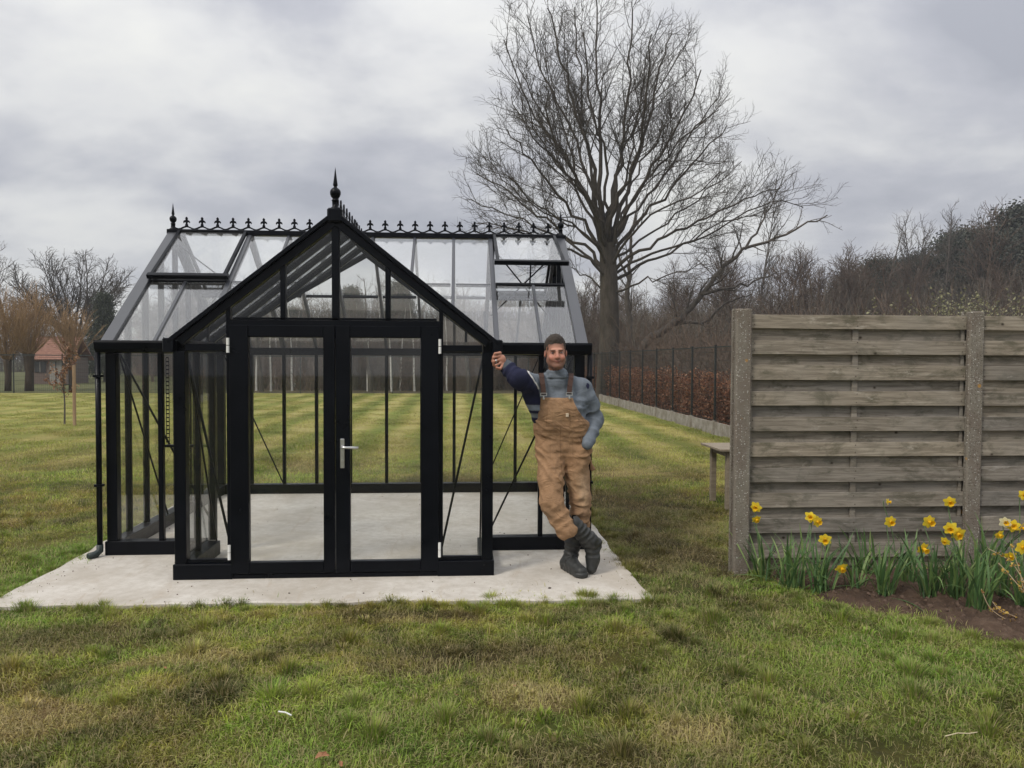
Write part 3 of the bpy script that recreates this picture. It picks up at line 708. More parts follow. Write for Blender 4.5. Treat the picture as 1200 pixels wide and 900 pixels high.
mb = MB(); mb.box(tuple(Vector((XC-.055, Y1-.03, HA-.055))-O), tuple(Vector((XC+.055, Y1+.03, HA+.05))-O)); mb.build('apex_plate', MBLK, GH, bevel=.012)
# ================================================================ wooden fence between concrete posts
m = Mat('old_wood', .85, spec=.25)
p = m.pos((1, 1, 1), rnd=True); st_ = m.pos((1.2, 14, 22), rnd=True)
gr = m.noise(st_, 2.2, 6, .65, .6); bl = m.noise(m.pos((1, 1, 2.2), rnd=True), 4.2, 6, .68, .5)
c = m.ramp(gr, [(.28, (.12, .103, .082)), (.48, (.235, .208, .172)), (.62, (.32, .288, .243)), (.78, (.41, .38, .335))])
c = m.mix(m.ramp(bl, [(.34, .85), (.50, 0.)]), c, (.10, .095, .070))
c = m.mix(m.ramp(m.noise(m.pos((1, 1, 3), rnd=True, loc=(4, 4, 4)), 5, 6, .7, .3), [(.60, 0.), (.70, .6)]), c, (.46, .43, .385))
c = m.mix(m.ramp(m.noise(p, 1.1, 3), [(.5, 0.), (.68, .35)]), c, (.30, .285, .26))
oi = m.n('ShaderNodeObjectInfo'); c = m.mix(1.0, c, m.ramp(oi.outputs['Random'], [(0, (.74, .75, .78)), (1, (1.16, 1.12, 1.05))]), 'MULTIPLY')
vo = m.n('ShaderNodeTexVoronoi', feature='F1'); vo.inputs['Scale'].default_value = 4.3; vo.inputs['Randomness'].default_value = 1; m.l(m.pos((1, .02, 1.25), rnd=True), vo.inputs[0])
c = m.mix(m.ramp(vo.outputs[0], [(.035, .9), (.06, .3), (.09, 0.)]), c, (.035, .026, .018))
m.col(c).bump(gr, .5, .004); MWOOD = m.m
m = Mat('pebbled_concrete', .9, spec=.3); p = m.pos(rnd=True)
v1 = m.n('ShaderNodeTexVoronoi'); v1.inputs['Scale'].default_value = 95; m.l(p, v1.inputs[0])
c = m.mix(m.noise(p, 6, 5, .7), (.14, .125, .10), (.27, .245, .205))
c = m.mix(m.ramp(m.noise(m.pos((1,1,.5), rnd=True), 9, 4), [(.45, 0.), (.6, .7)]), c, (.16, .13, .105))
sc = m.n('ShaderNodeSeparateColor'); m.l(v1.outputs['Color'], sc.inputs[0])
c = m.mix(m.math('MULTIPLY', m.ramp(sc.outputs[0], [(.80, 0.), (.84, 1.)]), m.ramp(v1.outputs[0], [(.3, 1.), (.5, 0.)])), c, (.42, .40, .37))
c = m.mix(m.math('MULTIPLY', m.ramp(sc.outputs[1], [(.75, 0.), (.8, .8)]), m.ramp(v1.outputs[0], [(.3, 1.), (.5, 0.)])), c, (.08, .065, .05))
v2 = m.n('ShaderNodeTexVoronoi'); v2.inputs['Scale'].default_value = 5.5; m.l(m.pos(loc=(.3, .1, .35)), v2.inputs[0])
c = m.mix(m.ramp(m.math('ADD', v2.outputs[0], m.math('MULTIPLY', m.noise(p, 60, 3), .08)), [(.11, .85), (.15, 0.)]), c, (.42, .22, .045))
v3 = m.n('ShaderNodeTexVoronoi'); v3.inputs['Scale'].default_value = 17; m.l(m.pos(loc=(.3, .1, .8)), v3.inputs[0])
c = m.mix(m.ramp(v3.outputs[0], [(.07, .8), (.11, 0.)]), c, (.5, .5, .46))
m.col(c).bump(v1.outputs[0], .8, .004); MPOST = m.m

FN = empty('wooden_fence', (2.31, 5.89, 0), 'weathered grey board fence set between pebbled concrete posts behind the daffodils', 'fence')
FO = Vector((2.31, 5.89, 0))
rw = random.Random(11)
def fence_post(x, z1, w_=.125, y=5.885):
    mb = MB(); d = .065; ch = .012; g_ = .022
    # H-shaped concrete post: chamfered corners and a slot on each side
    pr = [(-w_/2+ch, -d), (w_/2-ch, -d), (w_/2, -d+ch), (w_/2, -.024), (w_/2-g_, -.024), (w_/2-g_, .024), (w_/2, .024), (w_/2, d-ch), (w_/2-ch, d), (-w_/2+ch, d), (-w_/2, d-ch), (-w_/2, .024), (-w_/2+g_, .024), (-w_/2+g_, -.024), (-w_/2, -.024), (-w_/2, -d+ch)]
    zs = [-.05]+[z1*k/14 for k in range(1, 14)]+[z1-.012, z1]; n_ = len(pr)
    vs = []
    for i, z in enumerate(zs):
        s = .93 if i == len(zs)-1 else 1
        for a, b in pr:
            j = 0 if i in (0,) else rw.uniform(-.0018, .0018); vs.append((x-FO.x+a*s+j, y-FO.y+b*s+j, z+(rw.uniform(-.004, .004) if i >= len(zs)-2 else 0)))
    fs = [tuple(range(n_))[::-1], tuple(range((len(zs)-1)*n_, len(zs)*n_))]
    for i in range(len(zs)-1):
        for k_ in range(n_): fs.append((i*n_+k_, i*n_+(k_+1) % n_, (i+1)*n_+(k_+1) % n_, (i+1)*n_+k_))
    mb.add(vs, fs); return mb.build('concrete_post', MPOST, FN)
PX = [2.205, 4.088, 5.97]
for x, z1 in zip(PX, (2.062, 2.055, 2.05)): fence_post(x, z1)
def board(x0, x1, y, z0, h, th=.018):
    """weathered board: slightly bowed, edges uneven"""
    mb = MB(); n_ = 14; vs = []; sd_ = rw.uniform(0, 99)
    L_ = x1-x0
    for i in range(n_+1):
        t = i/n_; x = x0+L_*t
        a = mnoise.noise(Vector((t*3, sd_, 0)))*.0035; b = mnoise.noise(Vector((t*3, sd_, 5)))*.0035; yy = mnoise.noise(Vector((t*1.6, sd_, 9)))*.004
        for (dy, z) in ((-th/2, a), (-th/2+.002, -.0015+a), (th/2, a), (th/2, h+b), (-th/2+.002, h+b+.0015), (-th/2, h+b)):
            vs.append((x-L_/2-x0, dy+yy, z))
    k = 6; fs = [tuple(range(k)), tuple(reversed(range(n_*k, n_*k+k)))]
    for i in range(n_):
        for j in range(k): fs.append((i*k+(j+1) % k, i*k+j, (i+1)*k+j, (i+1)*k+(j+1) % k))
    mb.add(vs, fs); return mb.build('board', MWOOD, FN, loc=(x0+L_/2-FO.x, y-FO.y, z0), rot=(0, rw.uniform(-.0012, .0012), 0))
FB_H, PITCHZ = .110, .2009
for a, b in ((PX[0]+.045, PX[1]-.045), (PX[1]+.045, PX[2]-.045)):
    L_ = b-a
    for k in range(10):
        zt = 2.022-k*PITCHZ
        if zt-FB_H > .02: board(a+.018, b-.018, 5.872, zt-FB_H, FB_H+rw.uniform(-.004, .004))
        zb_ = zt-FB_H-.012
        board(a+.010, b-.010, 5.912, zb_-.092, .112)
    for xx, w_ in ((a+.03, .026), ((a+b)/2-.02, .045), (b-.03, .026)):
        mb = MB(); mb.box((-w_/2, -.0095, 0), (w_/2, .0095, 1.985)); o = mb.build('batten', MWOOD, FN, loc=(xx-FO.x, 5.8920-FO.y, .03), bevel=.002)
mb = MB()
for a, b in ((PX[0]+.045, PX[1]-.045), (PX[1]+.045, PX[2]-.045)):
    for k in range(9):
        zc = 2.022-k*PITCHZ-FB_H/2
        for xx in (a+.045, (a+b)/2-.02, b-.045):
            for dz in (-.028, .03):
                c_ = Vector((xx-FO.x+rw.gauss(0, .006), 5.8635-FO.y, zc+dz+rw.gauss(0, .004))); mb.tube([c_, c_+Vector((0, -.0035, 0))], .0042, 6)
tag(mb.build('nail_heads', simple('rusty_nail', (.045, .03, .022), (.09, .06, .04), bump=0), FN), kind='stuff')
# ================================================================ hedge fence on the right, far fence at the back
MMETAL = simple('fence_metal', (.010, .013, .012), (.022, .025, .024), rough=.55, bump=0)
XF = 5.86
m = Mat('plinth_concrete', .9); p = m.pos(rnd=True)
m.col(m.mix(m.ramp(m.noise(p, 4, 5, .7), [(.4, 0.), (.65, 1.)]), (.20, .175, .14), (.33, .31, .275))).bump(m.noise(p, 30, 4), .3, .01); MPL = m.m
def mesh_fence(name, loc, n, stp, hgt, plinth, axis, label, group=None, wire=.055, zr=.2, x0=0, wt=.0014, rail=.009):
    R_ = empty(name, loc, label, 'fence')
    mb = MB()
    mb.box((-.022, -.022, 0), (.022, .022, hgt)); mb.box((-.026, -.026, hgt), (.026, .026, hgt+.02)); PM = mb.mesh('fence_post', MMETAL)
    mb = MB(); mb.box((.024, -.006, hgt-.03-rail), (stp-.024, .006, hgt-.012)); mb.box((.024, -.006, plinth+.03), (stp-.024, .006, plinth+.042))
    k = .024+wire
    while k < stp-.03: mb.box((k-wt, -wt, plinth+.02), (k+wt, wt, hgt-.01)); k += wire
    z = plinth+zr
    while z < hgt-.1: mb.box((.024, .003, z-.003), (stp-.024, .008, z+.003)); z += zr
    WM = mb.mesh('wire_mesh', MMETAL)
    if plinth:
        mb = MB(); mb.box((.03, -.02, -.05), (stp-.03, .02, plinth)); PLM = mb.mesh('plinth_board', MPL, bevel=.004)
        mb = MB(); mb.box((-.045, -.05, -.05), (.045, .05, plinth+.03)); PFM = mb.mesh('post_foot', MPL, bevel=.006)
    rz = 0 if axis == 'x' else math.pi/2
    for i in range(n+1):
        d = Vector((i*stp, 0, 0)) if axis == 'x' else Vector((0, i*stp, 0))
        inst('fence_post', PM, R_, d, (0, 0, rz))
        if plinth: inst('post_foot', PFM, R_, d, (0, 0, rz))
        if i < n:
            inst('wire_mesh', WM, R_, d, (0, 0, rz))
            if plinth: inst('plinth_board', PLM, R_, d, (0, 0, rz))
    return R_
mesh_fence('mesh_fence', (XF, 12.0, 0), 15, 1.75, 2.01, .27, 'y', 'tall black mesh fence on a low concrete plinth, running back beside the brown hedge')
FARY = 38.4
mesh_fence('mesh_fence', (-28.0, FARY, 0), 15, 2.25, 1.86, 0, 'x', 'long black mesh fence across the far end of the lawn', wire=.09, wt=.0022, rail=.03)
# low kerb under the middle part of the far fence
# ================================================================ leaves and hedges
def leaf_cloud(name, pts, size, mat, parent=None, seed=0, curl=.35, asp=.6):
    """pts: array (n,3); one bent leaf-shaped face pair at each point"""
    rs = np.random.RandomState(seed); n = len(pts); P = np.asarray(pts, dtype=np.float64)
    a = rs.normal(size=(n, 3)); a /= np.linalg.norm(a, axis=1)[:, None]
    b = np.cross(a, rs.normal(size=(n, 3))); b /= np.linalg.norm(b, axis=1)[:, None]; c_ = np.cross(a, b)
    s = (size*rs.uniform(.6, 1.3, n))[:, None]
    V = np.stack([P-a*s/2, P+b*s*asp/2+c_*s*curl*.3, P+a*s/2, P-b*s*asp/2+c_*s*curl*.3], 1).reshape(-1, 3)
    F = (np.arange(n)[:, None]*4+np.array([[0, 1, 2, 3]]))
    me = bpy.data.meshes.new(name); me.vertices.add(len(V)); me.vertices.foreach_set('co', V.ravel())
    tri = np.concatenate([F[:, [0, 1, 2]], F[:, [0, 2, 3]]]); me.loops.add(len(tri)*3); me.loops.foreach_set('vertex_index', tri.ravel().astype(np.int32))
    me.polygons.add(len(tri)); me.polygons.foreach_set('loop_start', np.arange(0, len(tri)*3, 3, dtype=np.int32)); me.update()
    r = np.repeat(rs.uniform(0, 1, n), 4).astype(np.float32); me.attributes.new('rnd', 'FLOAT', 'POINT').data.foreach_set('value', r)
    me.materials.append(mat); me.validate(); return me
def leaf_mat(name, stops, tl=.25, scale=.8):
    m = Mat(name, .65, spec=.25); a = m.n('ShaderNodeAttribute', attribute_name='rnd')
    f = m.math('ADD', m.math('MULTIPLY', a.outputs['Fac'], .6), m.math('MULTIPLY', m.noise(m.pos(), scale, 4), .4))
    c = m.ramp(f, stops); m.col(c); t = m.n('ShaderNodeBsdfTranslucent'); m.l(c, t.inputs[0]); x = m.n('ShaderNodeMixShader'); x.inputs[0].default_value = tl
    m.l(m.b.outputs[0], x.inputs[1]); m.l(t.outputs[0], x.inputs[2]); m.l(x.outputs[0], m.out.inputs[0]); return m.m
MBEECH = leaf_mat('beech_leaf', [(.25, (.10, .045, .026)), (.5, (.24, .105, .06)), (.7, (.38, .20, .12)), (.85, (.50, .33, .21))], .35)
rs = np.random.RandomState(5); n = 46000
y = 11.8+(rs.power(1.0, n))*26.4; y = 11.8+26.4*rs.uniform(0, 1, n)**1.4
top = 1.30+.10*np.sin(y*1.7)+.08*np.sin(y*4.1+1)+rs.normal(0, .05, n)
u = rs.uniform(0, 1, n); z = .10+u*(top-.10); fz = z/top
x = XF+.22+rs.uniform(0, .62, n)+.05*np.sin(y*6+z*5)-.08*rs.uniform(0, 1, n)
me = leaf_cloud('leaves', np.stack([x-XF-.5, y-25, z], 1), .075, MBEECH, seed=2)
HD = empty('beech_hedge', (XF+.5, 25, 0), 'long hedge of dry reddish brown leaves behind the black mesh fence', 'hedge')
tag(inst('leaves', me, HD), kind='stuff')
MTWIG = simple('hedge_twig', (.07, .055, .045), (.14, .11, .09), bump=0)
mb = MB()
for i in range(420):
    yy = 11.8+26.4*rw.random()**1.3; xx = XF+.25+rw.random()*.5; hh = 1.35+rw.gauss(0, .14)
    p0 = Vector((xx-XF-.5, yy-25, 0)); p1 = p0+Vector((rw.gauss(0, .08), rw.gauss(0, .12), hh*.6)); p2 = p1+Vector((rw.gauss(0, .06), rw.gauss(0, .1), hh*.45))
    mb.tube([p0, p1, p2], [.009, .007, .003], 3, False)
tag(mb.build('twigs', MTWIG, HD), kind='stuff')

# ================================================================ garden table behind the fence post
MTW = simple('table_wood', (.17, .135, .095), (.29, .245, .185), scale=4, stretch=(1, 8, 8), rough=.8, bump=.3)
GT = empty('garden_table', (2.98, 8.35, 0), 'worn wooden outdoor table half hidden behind the concrete fence post', 'table')
for i in range(6):
    mb = MB(); mb.box((0, i*.118, .655), (1.35, i*.118+.112, .680)); mb.build('plank', MTW, GT, loc=(-.09, -.05, 0), bevel=.003)
for a, b in ((0, 0), (1.15, 0), (0, .52), (1.15, .52)):
    mb = MB(); mb.box((a, b, 0), (a+.062, b+.062, .61)); mb.box((a, b, .61), (a+.062, b+.062, .6545)); mb.build('leg', MTW, GT, bevel=.003)
for (a0, b0), (a1, b1) in (((.062, .015), (1.15, .04)), ((.062, .54), (1.15, .565))):
    mb = MB(); mb.box((a0+.001, b0, .585), (a1-.001, b1, .652)); mb.build('apron', MTW, GT, bevel=.002)
mb = MB(); mb.box((.015, .063, .585), (.04, .519, .652)); mb.build('apron', MTW, GT, bevel=.002)
# ================================================================ bare trees
def bark(name, c1, c2, scale=6):
    m = Mat(name, .9, spec=.2); p = m.pos((1, 1, .25))
    m.col(m.ramp(m.noise(p, scale, 5, .7), [(.3, c1), (.7, c2)])).bump(m.noise(p, scale*3, 4), .8, .03); return m.m
MBARK = bark('oak_bark', (.036, .031, .025), (.100, .086, .071))
MBARK2 = bark('grey_bark', (.060, .052, .044), (.145, .126, .108))
MBROWN = bark('brown_bark', (.066, .048, .037), (.150, .112, .086))
MBIRCH = bark('birch_bark', (.38, .36, .33), (.68, .66, .62), 9)
MWIL = bark('willow_shoot', (.22, .14, .075), (.38, .26, .15))
MWTR = bark('willow_trunk', (.045, .032, .022), (.10, .075, .055))
class Tree:
    """grows branches as tapered tubes; collects thick (trunk) and thin (crown) geometry"""
    def __init__(s, seed): s.r = random.Random(seed); s.trunk = MB(); s.crown = MB(); s.n = 0
    def path(s, p, d, L_, seg, wig, up):
        pts = [p.copy()]; d = d.normalized(); st = L_/seg
        for i in range(seg):
            d = (d+Vector((s.r.gauss(0, wig), s.r.gauss(0, wig), s.r.gauss(0, wig)+up))).normalized(); pts.append(pts[-1]+d*st)
        return pts
    def put(s, pts, r0, r1, sides, trunk=False, pw=1.0):
        n = len(pts)-1; (s.trunk if trunk else s.crown).tube(pts, [r0+(r1-r0)*(i/n)**pw for i in range(n+1)], sides, False); s.n += 1
    def side(s, d, ang):
        a = Vector((s.r.gauss(0, 1), s.r.gauss(0, 1), s.r.gauss(0, 1)+.25)); a = (a-d*a.dot(d))
        a = a.normalized() if a.length > 1e-6 else Vector((1, 0, 0)); return (d*math.cos(ang)+a*math.sin(ang)).normalized()
    def sprout(s, pts, r0, r1, lv, spec, t0=.15):
        """spec: list per level of dict(step, len, ang, seg, wig, up, sides, rmin)"""
        if lv >= len(spec): return
        q = spec[lv]; n = len(pts)-1; Ls = [(pts[i+1]-pts[i]).length for i in range(n)]; T = sum(Ls)
        t = T*t0+s.r.random()*q['step']
        while t < T:
            k = 0; a = t
            while k < n-1 and a > Ls[k]: a -= Ls[k]; k += 1
            p = pts[k].lerp(pts[k+1], min(1, a/max(Ls[k], 1e-6))); d = (pts[k+1]-pts[k]).normalized(); f = t/T
            r = r0+(r1-r0)*f
            L_ = q['len']*(1.15-.75*f)*s.r.uniform(.65, 1.3)
            if 'cap' in q: L_ = min(L_, T*q['cap'])
            nd = s.side(d, q['ang']*s.r.uniform(.75, 1.25)); rb = max(q['rmin'], r*q.get('rr', .55)); re = q['rmin']*.6
            ch = s.path(p, nd, L_, q['seg'], q['wig'], q['up'])
            s.put(ch, rb, re, q['sides']); s.sprout(ch, rb, re, lv+1, spec, .12)
            t += q['step']*s.r.uniform(.6, 1.4)
    def build(s, name, loc, label, cat, mt, mc, group=None):
        R_ = empty(name, loc, label, cat, group)
        if s.trunk.v: inst('trunk', s.trunk.mesh('trunk', mt, True), R_)
        if s.crown.v: inst('crown', s.crown.mesh('crown', mc, True), R_)
        return R_
def smooth_path(ps, k=4):
    out_ = []
    P = [ps[0]]+ps+[ps[-1]]
    for i in range(1, len(P)-2):
        for j in range(k):
            t = j/k; a, b, c_, d = P[i-1], P[i], P[i+1], P[i+2]
            out_.append(.5*((2*b)+(c_-a)*t+(2*a-5*b+4*c_-d)*t*t+(3*b-a-3*c_+d)*t**3))
    out_.append(ps[-1].copy()); return out_

# --- the big tree: limbs follow the photograph, set out in depth around the trunk
T0 = Vector((6.2, 32.0, 0)); bt = Tree(4)
def lim(px, dy0, dy1, r0, r1, jit=.12):
    n = len(px); ps = []
    for i, (x, y) in enumerate(px):
        f = i/(n-1); ps.append(at(x, y, 32.0+dy0+(dy1-dy0)*f)-T0)
    ps = smooth_path(ps, 4)
    for p_ in ps[2:]: p_ += Vector((bt.r.gauss(0, jit), bt.r.gauss(0, jit), bt.r.gauss(0, jit)))*.6
    r0 *= .60; bt.put(ps, r0, r1*.8, 8, True, .6); return ps, r0*.7, r1
trunk = [T0*0+Vector((.05, 0, -.2)), Vector((.0, 0, .6))]+[at(x, y, 32)-T0 for x, y in ((714, 400), (714, 350), (713, 318), (712, 285))]
tp_ = smooth_path(trunk, 5); bt.trunk.tube(tp_, [.62 if i < 3 else .46-.13*(i/len(tp_)) for i in range(len(tp_))], 14, False)
LIMBS = [
 ([(712,292),(702,240),(690,180),(672,120),(655,60),(640,8)], 0, -1.5, .24, .03),
 ([(711,288),(703,220),(703,150),(700,80),(700,-4)], 0, 1.0, .25, .03),
 ([(712,288),(720,220),(731,160),(738,90),(742,10)], 0, -.6, .24, .03),
 ([(713,290),(735,225),(755,160),(772,95),(785,40)], 0, 1.2, .22, .03),
 ([(713,300),(736,245),(765,195),(797,140),(822,85)], 0, -1.8, .20, .03),
 ([(714,305),(745,262),(785,222),(822,180),(852,150)], 0, .5, .18, .025),
 ([(713,312),(688,268),(655,228),(622,190),(592,150)], 0, -.4, .19, .025),
 ([(713,322),(682,288),(642,258),(598,228),(556,205)], 0, 1.5, .17, .025),
 ([(713,330),(690,303),(650,286),(605,268),(562,258)], 0, -2.2, .15, .02),
 ([(711,292),(692,240),(662,185),(632,130),(605,72)], 0, 2.2, .20, .025),
 ([(714,322),(748,296),(795,272),(842,250),(884,228),(915,220)], 0, -2.0, .17, .02),
 ([(714,332),(760,306),(805,285),(848,262),(890,250)], 0, 2.6, .15, .02),
 ([(715,345),(748,330),(785,320),(820,310)], 0, -3.0, .11, .015),
 ([(713,345),(692,325),(668,312),(640,305)], 0, 2.5, .10, .015),
 ([(712,290),(698,225),(684,150),(680,80),(672,10)], 0, 3.2, .18, .03),
 ([(712,290),(722,240),(745,180),(760,110),(764,40)], 0, -4.0, .20, .03),
 ([(712,296),(700,255),(675,205),(650,160),(640,100)], 0, -4.5, .18, .025),
 ([(713,300),(725,262),(742,215),(768,165),(806,120)], 0, 4.2, .16, .025),
 ([(713,305),(700,262),(690,210),(664,160),(640,52)], 0, 1.0, .15, .025),
 ([(712,300),(694,258),(664,205),(626,160),(596,112)], 0, 1.8, .16, .025),
 ([(712,292),(690,235),(655,175),(618,118),(590,50)], 0, -1.0, .17, .025),
 ([(712,290),(695,225),(668,150),(640,90),(618,22)], 0, .6, .17, .025),
 ([(714,302),(740,255),(776,205),(812,150),(846,110)], 0, 1.5, .15, .025),
 ([(714,325),(752,302),(800,285),(850,262),(905,235),(940,245)], 0, .6, .13, .02),
 ([(713,326),(684,296),(640,270),(590,250),(545,235)], 0, .4, .14, .02),
 ([(712,287),(710,235),(708,170),(690,110),(682,40)], 0, -2.6, .16, .03),
 ([(712,287),(716,235),(726,185),(748,130),(757,60)], 0, 2.0, .16, .03),
 ([(713,296),(706,262),(678,222),(646,182),(618,120)], 0, -2.8, .15, .025),
 ([(714,298),(728,262),(756,212),(790,172),(838,128)], 0, -2.6, .15, .025),
 ([(713,315),(702,290),(664,262),(612,232),(575,190)], 0, 3.2, .14, .02),
 ([(714,315),(740,290),(780,262),(826,225),(872,190)], 0, 3.4, .14, .02),
 ([(712,287),(722,245),(738,195),(750,140),(800,62)], 0, 3.0, .15, .03),
 ([(713,318),(735,282),(765,250),(812,230),(850,200)], 0, -4.0, .14, .02),
 ([(713,318),(700,288),(672,262),(630,240),(590,200)], 0, -4.0, .13, .02),
]
SPEC = [dict(step=.42, len=3.1, ang=.58, seg=6, wig=.12, up=.06, sides=4, rmin=.013, rr=.42),
        dict(step=.27, len=1.40, ang=.66, seg=4, wig=.16, up=.045, sides=3, rmin=.0085, rr=.5, cap=.6),
        dict(step=.16, len=.62, ang=.7, seg=2, wig=.22, up=.02, sides=3, rmin=.0055, rr=.6, cap=.7)]
for px, a, b, r0, r1 in LIMBS:
    ps, r0, r1 = lim(px, a, b, r0, r1); bt.sprout(ps, r0, r1, 0, SPEC, .34)
bt.build('bare_oak', T0, 'huge bare broad-crowned tree towering behind the mesh fence and hedge', 'tree', MBARK, MBARK)
print('oak branches', bt.n, len(bt.crown.f))
# --- leaning tree right behind it, long limb reaching to the right
T1 = Vector((9.2, 37.5, 0)); lt = Tree(9)
def lim2(px, d0, d1, r0, r1):
    ps = smooth_path([at(x, y, 37.5+d0+(d1-d0)*i/(len(px)-1))-T1 for i, (x, y) in enumerate(px)], 4)
    for p_ in ps[3:]: p_ += Vector((lt.r.gauss(0, .06), lt.r.gauss(0, .06), lt.r.gauss(0, .06)))
    lt.put(ps, r0, r1, 8, True, .8); return ps
SP2 = [dict(step=.6, len=2.3, ang=.75, seg=5, wig=.14, up=.05, sides=4, rmin=.016, rr=.42), dict(step=.40, len=.95, ang=.75, seg=3, wig=.17, up=.03, sides=3, rmin=.010, cap=.6), dict(step=.3, len=.45, ang=.7, seg=2, wig=.2, up=.02, sides=3, rmin=.007, cap=.6)]
for px, a, b, r0, r1 in (([(743,462),(752,406),(780,387),(805,366),(822,345),(845,317),(873,292),(920,275),(967,252)], 0, -1.5, .26, .03),
        ([(743,450),(737,400),(735,350),(738,300),(742,262),(748,230)], 0, 1, .20, .03), ([(822,345),(850,338),(885,330),(915,318)], -.8, -1.4, .10, .02),
        ([(790,380),(830,372),(860,352),(880,345)], -.3, -2, .09, .02), ([(738,330),(725,300),(720,270)], 0, .5, .09, .02), ([(873,292),(890,262),(905,240),(915,215)], -1.0, 0, .07, .015)):
    ps = lim2(px, a, b, r0, r1); lt.sprout(ps, r0, r1, 0, SP2, .25)
lt.build('bare_tree', T1, 'leaning bare tree with one long low limb reaching right, just behind the huge tree', 'tree', MBARK2, MBARK2)

# --- variants for the trees of the wood
def variant(seed, H, trunk_h, spread, mt, mc, up=.05, r=.16, nl=9, dens=1.0, sp=None):
    t = Tree(seed); tr_p = t.path(Vector((0, 0, -.1)), Vector((t.r.gauss(0, .03), t.r.gauss(0, .03), 1)), H*.92, 9, .035, .02)
    t.put(tr_p, r, .02, 7, True)
    sp = sp or [dict(step=.22/dens, len=spread, ang=.62, seg=5, wig=.12, up=up, sides=4, rmin=.020, rr=.45, cap=.5), dict(step=.26/dens, len=1.5, ang=.65, seg=3, wig=.16, up=up*.6, sides=3, rmin=.014, cap=.7), dict(step=.30/dens, len=.7, ang=.65, seg=1, wig=.2, up=.02, sides=3, rmin=.011, cap=.8)]
    t.sprout(tr_p, r, .02, 0, sp, trunk_h/H); return (t.trunk.mesh('trunk', mt, True), t.crown.mesh('crown', mc, True), H, t.n)
VAR = [variant(31, 11, 2.2, 3.4, MBARK2, MBARK2), variant(32, 11, 3.0, 3.0, MBROWN, MBROWN, up=.09), variant(33, 12, 3.5, 2.4, MBARK2, MBARK2, up=.12, r=.13),
       variant(34, 11, 3.5, 1.8, MBIRCH, MBARK2, up=.07, r=.15, dens=.7), variant(35, 10, 1.2, 3.8, MBROWN, MBROWN, up=.06, r=.14)]
# round open-crowned tree: trunk forks low
def round_tree(seed, H):
    t = Tree(seed); base = [Vector((0, 0, -.1)), Vector((0, 0, H*.15)), Vector((0, 0, H*.28))]; t.put(base, .30, .24, 9, True)
    for i in range(20):
        a = i*2.4+t.r.gauss(0, .2); el = .35+1.1*((i % 5)/5)+t.r.gauss(0, .08)
        ps = t.path(Vector((0, 0, H*.25)), Vector((math.cos(a)*math.cos(el), math.sin(a)*math.cos(el), math.sin(el))), H*.60*(.75+.25*math.sin(el)), 7, .07, .03)
        t.put(ps, .13, .02, 6, True); t.sprout(ps, .13, .02, 0, [dict(step=.38, len=2.6, ang=.65, seg=4, wig=.14, up=.05, sides=4, rmin=.022, cap=.5), dict(step=.28, len=1.2, ang=.7, seg=3, wig=.17, up=.03, sides=3, rmin=.015, cap=.7), dict(step=.30, len=.6, ang=.7, seg=1, wig=.2, up=0, sides=3, rmin=.015)], .25)
    return (t.trunk.mesh('trunk', MBARK, True), t.crown.mesh('crown', MBARK, True), H, t.n)
VR = round_tree(41, 11)
VDT = variant(36, 9, 3.2, 2.0, MBARK, MBARK2, r=.20, dens=.6)
print('variants', [v[3] for v in VAR], VR[3])
def put_tree(v, x, y, h, label, name='bare_tree', cat='tree', group=None, wide=1.0, rz=None, parts=True):
    s = h/v[2]; R_ = empty(name, (x, y, 0), label, cat, group, rz if rz is not None else random.uniform(0, 6.28))
    for nm, me in (('trunk', v[0]), ('crown', v[1])):
        if me: inst(nm, me, R_, scale=(s*wide, s*wide, s))
    return R_
def by_px(px, ytop, Y): p_ = at(px, ytop, Y); return p_.x, Y, p_.z
def T(v, px, ytop, Y, label, **k):
    x, y, h = by_px(px, ytop, Y); return put_tree(v, x, y, h, label, **k)
# --- pollard willows on the left
def willow(seed, x, y, th, H, label, wd=.5, n=170, tr=.15):
    t = Tree(seed); tk = [Vector((0, 0, -.1)), Vector((.03, 0, th*.5)), Vector((0, 0, th*.9)), Vector((0, 0, th))]; t.trunk.tube(tk, [tr*1.1, tr, tr*1.25, tr*1.5], 10)
    for i in range(n):
        a = t.r.uniform(0, 6.28); el = t.r.uniform(.45, 1.5); o_ = Vector((math.cos(a)*tr, math.sin(a)*tr, th-.1+t.r.random()*.15))
        L_ = (H-th)*t.r.uniform(.55, 1.05)
        ps = t.path(o_, Vector((math.cos(a)*math.cos(el)*wd*1.6, math.sin(a)*math.cos(el)*wd*1.6, math.sin(el))), L_, 5, .06, .10)
        r0 = t.r.uniform(.008, .022); t.put(ps, r0, .005, 4)
        t.sprout(ps, r0, .006, 0, [dict(step=.5, len=1.5, ang=.35, seg=3, wig=.08, up=.06, sides=3, rmin=.009, cap=.5), dict(step=.45, len=.6, ang=.4, seg=1, wig=.1, up=.04, sides=3, rmin=.007)], .25)
    return t.build('pollard_willow', (x, y, 0), label, 'tree', MWTR, MWIL, 'pollard willows beyond the far fence')
willow(51, *[(lambda q: (q.x, q.y))(at(9, 440, 41))][0], 1.6, 5.5, 'stocky pollard willow with orange shoots at the very left edge of the picture', n=105)
willow(52, *[(lambda q: (q.x, q.y))(at(34, 440, 41))][0], 1.9, 4.8, 'pollard willow with thick dark head, between the leftmost willow and the red roof', n=110, tr=.20)
willow(53, *[(lambda q: (q.x, q.y))(at(84, 440, 41.5))][0], 1.7, 4.0, 'smaller pollard willow in front of the red roofed outbuilding', n=75, wd=.4)
T(VR, 86, 276, 64, 'round bare tree standing above the red tiled roof', wide=1.0, rz=.5)
T(VAR[0], 8, 290, 62, 'bare grey tree rising behind the leftmost willow', wide=1.1)
